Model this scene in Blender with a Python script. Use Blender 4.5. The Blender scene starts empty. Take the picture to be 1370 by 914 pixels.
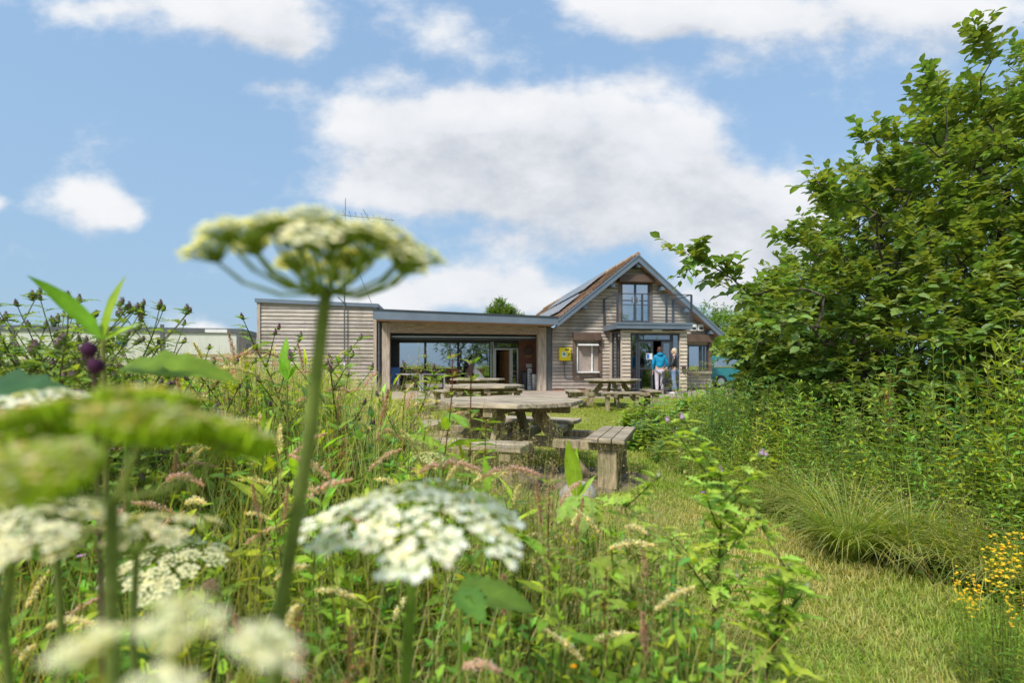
import bpy, math, random
import numpy as np
from mathutils import Vector, Matrix
random.seed(7); rng = np.random.default_rng(11)
R = math.radians; PI = math.pi
sc = bpy.context.scene; C = sc.collection
sc.view_settings.view_transform = 'Standard'; sc.view_settings.look = 'None'; sc.view_settings.exposure = 0; sc.view_settings.gamma = 1
H = 1.1; FP = 685.0; CX = 685.0; HY = 490.0      # eye height, focal length in photo pixels, photo centre, horizon row

def ray(px, py, D):                              # a point of the place at depth D
    return Vector(((px-CX)/FP*D, D, H+(HY-py)/FP*D))

# ------------------------------------------------------------------ materials
def new_mat(name):
    m = bpy.data.materials.new(name); m.use_nodes = True
    nt = m.node_tree; nt.nodes.clear()
    out = nt.nodes.new('ShaderNodeOutputMaterial')
    return m, nt, out
def N(nt, t, **kw):
    n = nt.nodes.new(t)
    for k, v in kw.items():
        if k in n.inputs.keys(): n.inputs[k].default_value = v
        else: setattr(n, k, v)
    return n
def L(nt, a, b): nt.links.new(a, b)
def ramp(nt, stops, fac):
    r = nt.nodes.new('ShaderNodeValToRGB'); e = r.color_ramp.elements
    while len(e) < len(stops): e.new(0.5)
    for i, (p, c) in enumerate(stops):
        e[i].position = p; e[i].color = (*c, 1) if len(c) == 3 else c
    L(nt, fac, r.inputs[0]); return r.outputs[0]
def mix(nt, a, b, f, mode='MIX'):
    m = nt.nodes.new('ShaderNodeMix'); m.data_type = 'RGBA'; m.blend_type = mode; m.clamp_factor = True
    for s, v in ((m.inputs[0], f), (m.inputs[6], a), (m.inputs[7], b)):
        if hasattr(v, 'is_output'): L(nt, v, s)
        elif isinstance(v, (int, float)): s.default_value = v
        else: s.default_value = (*v, 1)
    return m.outputs[2]
def math_(nt, op, a, b=None, c=None):
    m = nt.nodes.new('ShaderNodeMath'); m.operation = op
    for i, v in enumerate((a, b, c)):
        if v is None: continue
        if hasattr(v, 'is_output'): L(nt, v, m.inputs[i])
        else: m.inputs[i].default_value = v
    return m.outputs[0]
def noise(nt, scale, detail=4, rough=.55, vec=None, coord='Object', stretch=None):
    if vec is None:
        tc = nt.nodes.new('ShaderNodeTexCoord'); vec = tc.outputs[coord]
    if stretch:
        mp = nt.nodes.new('ShaderNodeMapping'); L(nt, vec, mp.inputs[0]); mp.inputs['Scale'].default_value = stretch; vec = mp.outputs[0]
    n = N(nt, 'ShaderNodeTexNoise', Scale=scale, Detail=detail, Roughness=rough); L(nt, vec, n.inputs['Vector'])
    return n.outputs[0]
def bump(nt, h, strength=.3, dist=.01):
    b = N(nt, 'ShaderNodeBump', Strength=strength, Distance=dist); L(nt, h, b.inputs['Height']); return b.outputs[0]

def simple(name, col, rough=.6, metal=0, var=.15, nscale=6, bmp=.15, stretch=None, spec=.4, vcol=False, dirt=None):
    """plain surface with noise in colour and relief; vcol multiplies a per-board tint"""
    m, nt, out = new_mat(name)
    p = N(nt, 'ShaderNodeBsdfPrincipled', Roughness=rough, Metallic=metal); p.inputs['Specular IOR Level'].default_value = spec
    n = noise(nt, nscale, 5, .6, stretch=stretch)
    lo = tuple(c*(1-var*1.6) for c in col); hi = tuple(min(1, c*(1+var*1.3)) for c in col)
    c = ramp(nt, [(.3, lo), (.7, hi)], n)
    if vcol and 'board' in name or 'larch' in name:
        n3 = noise(nt, .9, 5, .7, stretch=(1,1,.25)); c = mix(nt, c, ramp(nt, [(.32,(.76,.74,.72)),(.6,(1.06,1.06,1.06))], n3), 1.0, 'MULTIPLY')
    if vcol:
        a = N(nt, 'ShaderNodeVertexColor', layer_name='tint'); c = mix(nt, c, a.outputs[0], 1.0, 'MULTIPLY')
    if dirt:
        n2 = noise(nt, dirt[1], 4, .6); f = ramp(nt, [(dirt[2], (0,0,0)), (dirt[3], (1,1,1))], n2)
        c = mix(nt, c, dirt[0], f)
    L(nt, c, p.inputs['Base Color'])
    if bmp: L(nt, bump(nt, n, bmp, .01), p.inputs['Normal'])
    L(nt, p.outputs[0], out.inputs[0]); return m

def leaf_mat(name, transl=.35, rough=.5, spec=.35, nscale=30, sat=1.0):
    m, nt, out = new_mat(name)
    a = N(nt, 'ShaderNodeVertexColor', layer_name='tint')
    n = noise(nt, nscale, 3, .6)
    v = ramp(nt, [(.25, (.85,.86,.8)), (.75, (1.45,1.40,1.35))], n)
    c = mix(nt, a.outputs[0], v, 1.0, 'MULTIPLY')
    p = N(nt, 'ShaderNodeBsdfPrincipled', Roughness=rough); p.inputs['Specular IOR Level'].default_value = spec
    L(nt, c, p.inputs['Base Color'])
    t = nt.nodes.new('ShaderNodeBsdfTranslucent')
    tc = mix(nt, c, (1.7, 1.6, .5), 1.0, 'MULTIPLY'); L(nt, tc, t.inputs[0])
    mx = nt.nodes.new('ShaderNodeMixShader'); mx.inputs[0].default_value = transl
    L(nt, p.outputs[0], mx.inputs[1]); L(nt, t.outputs[0], mx.inputs[2]); L(nt, mx.outputs[0], out.inputs[0])
    return m

def glass_mat(name, refl=.55, tint=(.35,.38,.4), rough=.0):
    m, nt, out = new_mat(name)
    g = N(nt, 'ShaderNodeBsdfGlossy', Roughness=rough); g.inputs[0].default_value = (.86,.9,.95,1)
    n = noise(nt, 1.2, 2, .5); L(nt, bump(nt, n, .04, .02), g.inputs['Normal'])
    t = nt.nodes.new('ShaderNodeBsdfTransparent'); t.inputs[0].default_value = (*tint, 1)
    fr = N(nt, 'ShaderNodeFresnel', IOR=1.5)
    f = math_(nt, 'MAXIMUM', math_(nt, 'ADD', fr.outputs[0], refl-.04), 0)
    mx = nt.nodes.new('ShaderNodeMixShader'); L(nt, f, mx.inputs[0])
    L(nt, t.outputs[0], mx.inputs[1]); L(nt, g.outputs[0], mx.inputs[2]); L(nt, mx.outputs[0], out.inputs[0]); return m

M = {}
M['larch'] = simple('weathered_larch', (.49,.43,.375), .8, var=.2, nscale=3, stretch=(.7,.7,14), vcol=True, bmp=.3, dirt=((.17,.135,.10), .9, .52, .8))
M['larch_front'] = simple('larch_panel', (.54,.455,.365), .8, var=.28, nscale=3, stretch=(.7,.7,14), vcol=True, bmp=.3)
M['post'] = simple('weathered_post', (.42,.345,.275), .85, var=.3, nscale=4, stretch=(8,8,.6), bmp=.3)
M['beam'] = simple('weathered_beam', (.38,.31,.245), .85, var=.3, nscale=4, stretch=(.6,8,8), bmp=.3)
M['soffit'] = simple('soffit_boards', (.36,.24,.155), .7, var=.25, nscale=5, stretch=(.4,6,6))
M['picnic'] = simple('picnic_timber', (.40,.33,.24), .85, var=.42, nscale=3.5, stretch=(1.2,10,10), bmp=.5, vcol=True, dirt=((.20,.21,.09), 3.5, .55, .85))
M['picnic_leg'] = simple('picnic_leg_timber', (.32,.25,.155), .9, var=.4, nscale=5, stretch=(6,6,1.2), bmp=.5, dirt=((.15,.17,.06), 3, .5, .8))
M['zinc'] = simple('zinc_trim', (.165,.205,.255), .45, metal=.3, var=.10, nscale=1.2)
M['dark_metal'] = simple('dark_grey_metal', (.06,.068,.08), .45, metal=.3, var=.12, nscale=3)
M['black'] = simple('black_plastic', (.02,.02,.022), .5, var=.2)
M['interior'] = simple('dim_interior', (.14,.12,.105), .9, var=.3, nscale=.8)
M['white'] = simple('white_paint', (.72,.72,.70), .5, var=.06)
M['cream'] = simple('cream_panel', (.60,.60,.53), .55, var=.07, nscale=.8)
M['grey_trim'] = simple('grey_trim', (.11,.115,.12), .5, var=.12)
M['brown_box'] = simple('brown_shutter', (.115,.072,.052), .5, var=.15, nscale=3)
M['brown_frame'] = simple('brown_frame', (.145,.098,.072), .6, var=.15, nscale=3)
M['blind'] = simple('tan_blind', (.33,.27,.235), .7, var=.12)
M['yellow'] = simple('yellow_enamel', (.78,.62,.012), .35, var=.04, spec=.5)
M['teal'] = simple('teal_plastic', (.03,.20,.22), .45, var=.12)
M['wood_red'] = simple('red_brown_wood', (.20,.075,.035), .6, var=.25, nscale=5, stretch=(8,8,1))
M['wood_grey'] = simple('grey_bench_wood', (.20,.165,.14), .8, var=.3, nscale=5)
M['orange_wood'] = simple('oak_door', (.42,.22,.09), .5, var=.2, nscale=3, stretch=(6,6,.6))
M['canvas'] = simple('white_canvas', (.66,.66,.66), .85, var=.1)
M['blue'] = simple('blue_print', (.04,.16,.42), .5, var=.1)
M['green_print'] = simple('green_print', (.02,.32,.12), .5, var=.1)
M['glass'] = glass_mat('window_glass', .60, (.25,.28,.3))
M['glass2'] = glass_mat('door_glass', .30, (.45,.48,.5))
M['solar'] = simple('solar_cells', (.025,.03,.045), .12, var=.1, spec=.8)
M['alu'] = simple('aluminium', (.5,.52,.55), .35, metal=.7, var=.06)
M['leaf'] = leaf_mat('leaf', .42)
M['leaf_gloss'] = leaf_mat('willow_leaf', .4, .42, .5)
M['grass'] = leaf_mat('grass_blade', .45, .55, .3)
M['petal'] = leaf_mat('petal', .3, .7, .15, nscale=120)
M['bark'] = simple('bark', (.10,.078,.055), .9, var=.4, nscale=14, bmp=.8)
M['soil'] = simple('bare_soil', (.19,.145,.10), .95, var=.35, nscale=9, bmp=.6)

def brick_mat():
    m, nt, out = new_mat('red_brick')
    tc = nt.nodes.new('ShaderNodeTexCoord'); sp = nt.nodes.new('ShaderNodeSeparateXYZ'); L(nt, tc.outputs['Object'], sp.inputs[0])
    cb = nt.nodes.new('ShaderNodeCombineXYZ'); L(nt, sp.outputs[0], cb.inputs[0]); L(nt, sp.outputs[2], cb.inputs[1])
    b = N(nt, 'ShaderNodeTexBrick', Scale=1.0); L(nt, cb.outputs[0], b.inputs['Vector'])
    b.inputs['Color1'].default_value = (.28,.10,.055,1); b.inputs['Color2'].default_value = (.20,.075,.045,1); b.inputs['Mortar'].default_value = (.22,.18,.15,1)
    b.inputs['Brick Width'].default_value = .225; b.inputs['Row Height'].default_value = .075; b.inputs['Mortar Size'].default_value = .008
    p = N(nt, 'ShaderNodeBsdfPrincipled', Roughness=.9); L(nt, b.outputs[0], p.inputs['Base Color']); L(nt, p.outputs[0], out.inputs[0]); return m
M['brick'] = brick_mat()

def tile_mat():
    m, nt, out = new_mat('clay_tiles')
    a = N(nt, 'ShaderNodeVertexColor', layer_name='tint')
    n = noise(nt, 2.2, 5, .65); n2 = noise(nt, 9, 4, .6)
    c = ramp(nt, [(.3, (.24,.15,.10)), (.5, (.43,.27,.18)), (.7, (.52,.42,.31))], n)
    c = mix(nt, c, (.33,.32,.22), ramp(nt, [(.55, (0,0,0)), (.7, (1,1,1))], n2))
    c = mix(nt, c, a.outputs[0], 1.0, 'MULTIPLY')
    p = N(nt, 'ShaderNodeBsdfPrincipled', Roughness=.85); L(nt, c, p.inputs['Base Color']); L(nt, bump(nt, n2, .4, .01), p.inputs['Normal'])
    L(nt, p.outputs[0], out.inputs[0]); return m
M['tile'] = tile_mat()

def ground_mat():
    m, nt, out = new_mat('meadow_ground')
    n1 = noise(nt, .55, 5, .6); n2 = noise(nt, 26, 5, .7); n3 = noise(nt, 2.3, 4, .6)
    c = ramp(nt, [(.35, (.22,.28,.04)), (.52, (.30,.33,.06)), (.68, (.40,.36,.13))], n1)
    c = mix(nt, c, (.085,.125,.02), ramp(nt, [(.42, (0,0,0)), (.7, (.75,.75,.75))], n2))
    c = mix(nt, c, (.36,.29,.14), ramp(nt, [(.56, (0,0,0)), (.74, (.8,.8,.8))], n3))
    p = N(nt, 'ShaderNodeBsdfPrincipled', Roughness=.95); p.inputs['Specular IOR Level'].default_value = .1
    L(nt, c, p.inputs['Base Color']); L(nt, bump(nt, n2, .8, .03), p.inputs['Normal'])
    L(nt, p.outputs[0], out.inputs[0]); return m
M['ground'] = ground_mat()
M['patio'] = simple('gravel_paving', (.42,.335,.26), .9, var=.18, nscale=22, bmp=.5, dirt=((.27,.23,.17), .7, .5, .7))

# ------------------------------------------------------------------ mesh helpers
class MB:
    def __init__(s): s.v = []; s.f = []; s.c = []; s.cur = (1,1,1)
    def add(s, vs, fs, col=None):
        o = len(s.v); s.v += [tuple(v) for v in vs]; s.f += [tuple(i+o for i in f) for f in fs]
        s.c += [col or s.cur]*len(vs)
    def box(s, x0, x1, y0, y1, z0, z1, mtx=None, col=None):
        vs = [Vector(p) for p in ((x0,y0,z0),(x1,y0,z0),(x1,y1,z0),(x0,y1,z0),(x0,y0,z1),(x1,y0,z1),(x1,y1,z1),(x0,y1,z1))]
        if mtx: vs = [mtx @ v for v in vs]
        s.add(vs, [(0,3,2,1),(4,5,6,7),(0,1,5,4),(1,2,6,5),(2,3,7,6),(3,0,4,7)], col)
    def prism(s, pts, y0, y1, col=None):         # polygon in x-z, pushed along y
        n = len(pts)
        vs = [(x,y0,z) for x,z in pts]+[(x,y1,z) for x,z in pts]
        s.add(vs, [tuple(range(n)), tuple(range(2*n-1,n-1,-1))]+[(i,i+n,(i+1)%n+n,(i+1)%n) for i in range(n)], col)
    def hprism(s, pts, z0, z1, mtx=None, col=None):       # polygon in x-y, pushed along z
        n = len(pts)
        vs = [Vector((x,y,z0)) for x,y in pts]+[Vector((x,y,z1)) for x,y in pts]
        if mtx: vs = [mtx @ v for v in vs]
        s.add(vs, [tuple(range(n-1,-1,-1)), tuple(range(n,2*n))]+[(i,(i+1)%n,(i+1)%n+n,i+n) for i in range(n)], col)
    def bar(s, a, b, w, h=None, col=None):        # rectangular bar between two points
        a = Vector(a); b = Vector(b); h = h or w; d = (b-a)
        q = d.to_track_quat('Z','Y').to_matrix().to_4x4(); q.translation = a
        s.box(-w/2, w/2, -h/2, h/2, 0, d.length, q, col)
    def tube(s, pts, rad, n=8, col=None, cap=True):
        pts = [Vector(p) for p in pts]; rad = rad if hasattr(rad, '__len__') else [rad]*len(pts)
        vs = []; up = Vector((0,0,1)); prev = None
        for i, p in enumerate(pts):
            t = (pts[min(i+1, len(pts)-1)]-pts[max(i-1,0)]).normalized()
            if prev is None: prev = t.orthogonal().normalized()
            prev = (prev - t*prev.dot(t)).normalized(); b = t.cross(prev)
            for k in range(n):
                a = 2*PI*k/n; vs.append(p+(prev*math.cos(a)+b*math.sin(a))*rad[i])
        fs = [(i*n+k, i*n+(k+1)%n, (i+1)*n+(k+1)%n, (i+1)*n+k) for i in range(len(pts)-1) for k in range(n)]
        if cap: fs += [tuple(range(n-1,-1,-1)), tuple((len(pts)-1)*n+k for k in range(n))]
        s.add(vs, fs, col)
    def blob(s, c, r, seg=10, rings=7, col=None):
        r = r if hasattr(r, '__len__') else (r,r,r); vs = []; fs = []
        for i in range(rings+1):
            th = PI*i/rings
            for k in range(seg):
                a = 2*PI*k/seg; vs.append((c[0]+r[0]*math.sin(th)*math.cos(a), c[1]+r[1]*math.sin(th)*math.sin(a), c[2]+r[2]*math.cos(th)))
        for i in range(rings):
            for k in range(seg): fs.append((i*seg+k, (i+1)*seg+k, (i+1)*seg+(k+1)%seg, i*seg+(k+1)%seg))
        s.add(vs, fs, col)
    def build(s, name, m, parent=None, smooth=False, bevel=0, label=None, loc=None):
        me = bpy.data.meshes.new(name); me.from_pydata(s.v, [], s.f); me.materials.append(m)
        ca = me.color_attributes.new('tint', 'FLOAT_COLOR', 'POINT')
        ca.data.foreach_set('color', np.array([(c[0],c[1],c[2],1) for c in s.c], 'f').ravel())
        if smooth: me.polygons.foreach_set('use_smooth', [True]*len(me.polygons))
        me.update()
        o = bpy.data.objects.new(name, me); C.objects.link(o); o.parent = parent
        if bevel:
            b = o.modifiers.new('bevel', 'BEVEL'); b.width = bevel; b.segments = 2; b.limit_method = 'ANGLE'
        if label: o['label'] = label
        if loc: o.location = loc
        return o
def thing(name, label, cat, loc=(0,0,0), rotz=0, group=None):
    o = bpy.data.objects.new(name, None); o.empty_display_size = .1; C.objects.link(o)
    o.location = loc; o.rotation_euler = (0,0,rotz); o['label'] = label; o['category'] = cat
    if group: o['group'] = group
    return o
def tag(o, label=None, cat=None, group=None, kind=None):
    for k, v in (('label',label),('category',cat),('group',group),('kind',kind)):
        if v: o[k] = v
    return o
def copy_tree(o, parent=None):
    c = o.copy(); C.objects.link(c); c.parent = parent
    for ch in list(o.children): copy_tree(ch, c)
    return c

# numpy accumulator for foliage: triangles with a tint per vertex
class Acc:
    def __init__(s): s.V = []; s.T = []; s.K = []; s.n = 0
    def add(s, V, T, K):
        V = np.asarray(V, 'f').reshape(-1,3); K = np.asarray(K, 'f')
        if K.ndim == 1: K = np.tile(K, (len(V),1))
        s.V.append(V); s.T.append(np.asarray(T, 'i').reshape(-1,3)+s.n); s.K.append(K); s.n += len(V)
    def many(s, tpl, Mx, P, col):                 # tpl=(V,T,K) placed n times
        V, T, K = tpl; n = len(P)
        W = np.einsum('nij,vj->nvi', Mx, V)+P[:,None,:]
        KK = K[None,:,:]*col[:,None,:]
        TT = T[None,:,:]+(np.arange(n)*len(V))[:,None,None]
        s.add(W.reshape(-1,3), TT.reshape(-1,3), KK.reshape(-1,3))
    def build(s, name, m, parent=None, smooth=False):
        me = bpy.data.meshes.new(name)
        V = np.concatenate(s.V); T = np.concatenate(s.T); K = np.concatenate(s.K)
        me.vertices.add(len(V)); me.vertices.foreach_set('co', V.ravel())
        me.loops.add(T.size); me.loops.foreach_set('vertex_index', T.ravel())
        me.polygons.add(len(T)); me.polygons.foreach_set('loop_start', np.arange(len(T), dtype='i')*3)
        if smooth: me.polygons.foreach_set('use_smooth', np.ones(len(T), bool))
        me.update(calc_edges=True)
        ca = me.color_attributes.new('tint', 'FLOAT_COLOR', 'POINT')
        ca.data.foreach_set('color', np.concatenate([K, np.ones((len(K),1))],1).astype('f').ravel())
        me.materials.append(m)
        o = bpy.data.objects.new(name, me); C.objects.link(o); o.parent = parent
        return o

def frames(az, el, roll, sx=1, sy=1, sz=1):
    """n frames: local x along (az,el), local z the leaf's upper face"""
    az = np.asarray(az, float); el = np.asarray(el, float)+0*az; roll = np.asarray(roll, float)+0*az
    x = np.stack([np.cos(az)*np.cos(el), np.sin(az)*np.cos(el), np.sin(el)], 1)
    y0 = np.stack([-np.sin(az), np.cos(az), 0*az], 1); z0 = np.cross(x, y0)
    y = y0*np.cos(roll)[:,None]+z0*np.sin(roll)[:,None]; z = np.cross(x, y)
    sx = np.broadcast_to(np.asarray(sx, float), az.shape); sy = np.broadcast_to(np.asarray(sy, float), az.shape); sz = np.broadcast_to(np.asarray(sz, float), az.shape)
    return np.stack([x*sx[:,None], y*sy[:,None], z*sz[:,None]], 2)

def leaf_tpl(width, st=5, fold=.25, droop=.25, peak=.4, serr=0, wave=0):
    V = []; T = []; K = []
    for i in range(st+1):
        t = i/st
        w = width*.5*(math.sin(PI*min(1, t**(math.log(.5)/math.log(peak))))**.8 if 0 < t < 1 else .03)
        if serr and i % 2 == 0: w *= (1-serr)
        zc = -droop*t*t
        wz = wave*math.sin(i*2.4)
        V += [(t, w, zc+fold*w+wz), (t, 0, zc), (t, -w, zc+fold*w-wz)]
        K += [(.92,.95,.9), (1.12,1.12,1.1), (.92,.95,.9)]
        if i:
            a = (i-1)*3; b = i*3
            T += [(a,a+1,b),(a+1,b+1,b),(a+1,a+2,b+1),(a+2,b+2,b+1)]
    return np.array(V), np.array(T), np.array(K)

def blades(acc, P, h, w, az, lean, curl, col, seg=4, tipcol=None):
    """n curved grass blades rooted at P"""
    n = len(P); rows = []; K = []
    d = np.stack([np.cos(az), np.sin(az)], 1); s = np.stack([-np.sin(az), np.cos(az)], 1)
    pos = P.astype(float).copy(); ang = lean.copy(); step = h/seg
    for i in range(seg+1):
        t = i/seg; ww = w*(1-t)**.6*.5 if i < seg else w*0+.0002
        for sg in (-1, 1):
            q = pos.copy(); q[:,0] += s[:,0]*ww*sg; q[:,1] += s[:,1]*ww*sg; rows.append(q)
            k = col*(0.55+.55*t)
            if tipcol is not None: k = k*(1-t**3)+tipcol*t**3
            K.append(k)
        pos[:,0] += d[:,0]*np.sin(ang)*step; pos[:,1] += d[:,1]*np.sin(ang)*step; pos[:,2] += np.cos(ang)*step
        ang = np.minimum(ang+curl/seg, 2.5)
    V = np.stack(rows, 1); K = np.stack(K, 1); m = 2*(seg+1)
    T = []
    for i in range(seg):
        a = 2*i; T += [(a,a+1,a+3),(a,a+3,a+2)]
    T = np.array(T)[None]+(np.arange(n)*m)[:,None,None]
    acc.add(V.reshape(-1,3), T.reshape(-1,3), K.reshape(-1,3))

def tubes(acc, A, B, ra, rb, col, n=5):
    A = np.asarray(A, float); B = np.asarray(B, float); d = B-A; l = np.linalg.norm(d, axis=1, keepdims=True)+1e-9; d = d/l
    up = np.where(np.abs(d[:,2:3]) > .9, [[1.,0,0]], [[0,0,1.]]); s = np.cross(d, up); s /= np.linalg.norm(s, axis=1, keepdims=True); t = np.cross(d, s)
    ra = np.broadcast_to(np.asarray(ra, float), (len(A),)); rb = np.broadcast_to(np.asarray(rb, float), (len(A),))
    V = []
    for P, r in ((A, ra), (B, rb)):
        for k in range(n):
            a = 2*PI*k/n; V.append(P+(s*math.cos(a)+t*math.sin(a))*r[:,None])
    V = np.stack(V, 1); T = []
    for k in range(n):
        j = (k+1) % n; T += [(k,j,n+j),(k,n+j,n+k)]
    T = np.array(T)[None]+(np.arange(len(A))*2*n)[:,None,None]
    col = np.asarray(col, float); K = np.broadcast_to(col if col.ndim == 2 else col[None], (len(A),3))
    acc.add(V.reshape(-1,3), T.reshape(-1,3), np.repeat(K, 2*n, 0))
def U(a, b, n): return rng.uniform(a, b, n)
def cols(n, base, var=.2, yel=.15):
    k = np.tile(np.array(base, float), (n,1)); k *= U(1-var, 1+var, n)[:,None]
    y = U(-yel, yel, n); k[:,0] *= 1+y*1.3; k[:,2] *= 1-y; return k

# ------------------------------------------------------------------ the sky and the light
SUN_EL, SUN_AZ = R(49), R(-146)                 # azimuth of the sun measured from +Y towards +X
w = bpy.data.worlds.new('World'); w.cycles.sampling_method = 'MANUAL'; w.cycles.sample_map_resolution = 256; sc.world = w; w.use_nodes = True
nt = w.node_tree; nt.nodes.clear()
wo = nt.nodes.new('ShaderNodeOutputWorld'); bg = nt.nodes.new('ShaderNodeBackground'); L(nt, bg.outputs[0], wo.inputs[0])
sky = nt.nodes.new('ShaderNodeTexSky'); sky.sky_type = 'NISHITA'; sky.sun_disc = False; sky.sun_elevation = SUN_EL; sky.sun_rotation = SUN_AZ
sky.air_density = 1.1; sky.dust_density = .8; sky.ozone_density = 1.6
tc = nt.nodes.new('ShaderNodeTexCoord'); sp = nt.nodes.new('ShaderNodeSeparateXYZ'); L(nt, tc.outputs['Generated'], sp.inputs[0])
ay = math_(nt, 'MAXIMUM', math_(nt, 'ABSOLUTE', sp.outputs[1]), .06)
uu = math_(nt, 'DIVIDE', sp.outputs[0], ay); vv = math_(nt, 'DIVIDE', sp.outputs[2], ay)
cb = nt.nodes.new('ShaderNodeCombineXYZ'); L(nt, uu, cb.inputs[0]); L(nt, vv, cb.inputs[1])
BL = [(470,160,85,48,.75),(600,165,150,62,1.15),(760,165,170,78,1.3),(900,185,120,62,1.1),(640,250,230,58,1.0),(860,270,200,66,1.15),(1010,290,130,80,1.05),
      (1060,330,80,60,.8),(500,255,110,40,.75),(740,330,220,34,.55),(970,385,75,55,.8),
      (330,15,170,52,1.2),(150,0,140,30,.9),(380,40,70,34,.6),(600,35,90,52,.62),(360,112,60,24,.62),(520,95,80,30,.5),
      (110,272,88,42,1.15),(165,285,40,26,.6),(0,268,26,18,.9),(-90,240,70,60,.8),
      (870,8,170,48,1.1),(1030,12,200,48,1.1),(1260,5,190,48,.8),(1250,75,110,42,.45),(870,98,44,24,.55),(985,85,60,24,.35),(1290,40,70,60,.35),
      (630,385,115,38,1.15),(520,400,90,30,.8),(700,400,50,30,.6),(275,432,55,22,1.0),(840,400,170,32,.6),(200,455,150,18,.45),(60,455,80,14,.5),(420,420,110,30,.5),(1450,150,90,80,.8),(-300,100,200,90,.9),(1700,200,240,100,.9)]
def cloud_density(off, nd=9):
    vm = nt.nodes.new('ShaderNodeVectorMath'); vm.operation = 'ADD'; L(nt, cb.outputs[0], vm.inputs[0]); vm.inputs[1].default_value = (0, off, 0)
    p0 = vm.outputs[0]
    wn = N(nt, 'ShaderNodeTexNoise', Scale=5.0, Detail=3, Roughness=.55); L(nt, p0, wn.inputs['Vector'])
    ws = nt.nodes.new('ShaderNodeVectorMath'); ws.operation = 'SUBTRACT'; L(nt, wn.outputs[1], ws.inputs[0]); ws.inputs[1].default_value = (.5,.5,.5)
    wm = nt.nodes.new('ShaderNodeVectorMath'); wm.operation = 'MULTIPLY_ADD'; L(nt, ws.outputs[0], wm.inputs[0]); wm.inputs[1].default_value = (.13,.10,0); L(nt, p0, wm.inputs[2])
    tot = None
    for (cx, cy, rx, ry, wt) in BL:
        sx, sy = FP/(rx*.80), FP/(ry*.80); ux, uy = (cx-CX)/FP, (HY-cy)/FP
        a = nt.nodes.new('ShaderNodeVectorMath'); a.operation = 'MULTIPLY_ADD'; L(nt, wm.outputs[0], a.inputs[0])
        a.inputs[1].default_value = (sx, sy, 0); a.inputs[2].default_value = (-ux*sx, -uy*sy, 0)
        d = nt.nodes.new('ShaderNodeVectorMath'); d.operation = 'DOT_PRODUCT'; L(nt, a.outputs[0], d.inputs[0]); L(nt, a.outputs[0], d.inputs[1])
        e = math_(nt, 'EXPONENT', math_(nt, 'MULTIPLY', d.outputs['Value'], -1.0))
        tot = math_(nt, 'MULTIPLY', e, wt) if tot is None else math_(nt, 'MULTIPLY_ADD', e, wt, tot)
    if nd == 0: return math_(nt, 'MINIMUM', tot, 1.15), None
    f = N(nt, 'ShaderNodeTexNoise', Scale=5.2, Detail=nd, Roughness=.60)
    mp = nt.nodes.new('ShaderNodeMapping'); mp.inputs['Scale'].default_value = (1, 1.5, 1); L(nt, p0, mp.inputs[0]); L(nt, mp.outputs[0], f.inputs['Vector'])
    return math_(nt, 'ADD', math_(nt, 'MINIMUM', tot, 1.15), math_(nt, 'MULTIPLY', math_(nt, 'SUBTRACT', f.outputs[0], .5), 2.2)), f.outputs[0]
d0, f0 = cloud_density(0); d1, f1 = cloud_density(.075, 0)
alpha = N(nt, 'ShaderNodeMapRange', interpolation_type='SMOOTHSTEP'); L(nt, d0, alpha.inputs[0]); alpha.inputs[1].default_value = .16; alpha.inputs[2].default_value = 1.0; alpha.inputs[4].default_value = .96
shade = N(nt, 'ShaderNodeMapRange'); L(nt, math_(nt, 'ADD', math_(nt, 'MULTIPLY', d1, .62), math_(nt, 'MULTIPLY', math_(nt, 'SUBTRACT', f0, .5), -1.7)), shade.inputs[0]); shade.inputs[1].default_value = .0; shade.inputs[2].default_value = 1.05
ccol = ramp(nt, [(0, (5.7,5.75,5.85)), (.5, (5.0,5.1,5.35)), (1, (3.35,3.6,4.0))], shade.outputs[0])
# blue of the open sky, paler and greyer to the horizon
el = math_(nt, 'MAXIMUM', sp.outputs[2], 0)
tintc = ramp(nt, [(0, (.62,.72,.86)), (.22, (.85,1.05,1.2)), (.6, (1.3,1.5,1.6))], el)
skyc = mix(nt, sky.outputs[0], tintc, 1.0, 'MULTIPLY')
haze = ramp(nt, [(0, (.9,.85,.85)), (.2, (.75,.75,.75)), (.6, (.5,.5,.5))], el)
skyc = mix(nt, skyc, (2.25,3.25,4.35), haze)
fin = mix(nt, skyc, ccol, alpha.outputs[0])
L(nt, fin, bg.inputs[0]); bg.inputs[1].default_value = .165
sl = bpy.data.lights.new('sun', 'SUN'); sl.energy = 4.6; sl.angle = R(9.0); sl.color = (1,.95,.86)
so = bpy.data.objects.new('sun', sl); C.objects.link(so)
sd = Vector((math.sin(SUN_AZ)*math.cos(SUN_EL), math.cos(SUN_AZ)*math.cos(SUN_EL), math.sin(SUN_EL)))
so.rotation_euler = sd.to_track_quat('Z','Y').to_euler(); so.location = sd*50

# ------------------------------------------------------------------ camera
cam = bpy.data.cameras.new('camera'); co = bpy.data.objects.new('camera', cam); C.objects.link(co); sc.camera = co
co.location = (0,0,H); co.rotation_euler = (R(90),0,0); cam.lens = 18; cam.sensor_width = 36; cam.clip_end = 3000; cam.clip_start = .02
cam.shift_y = (HY-457)/1370.0
cam.dof.use_dof = True; cam.dof.focus_distance = 4.0; cam.dof.aperture_fstop = 2.3

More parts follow.
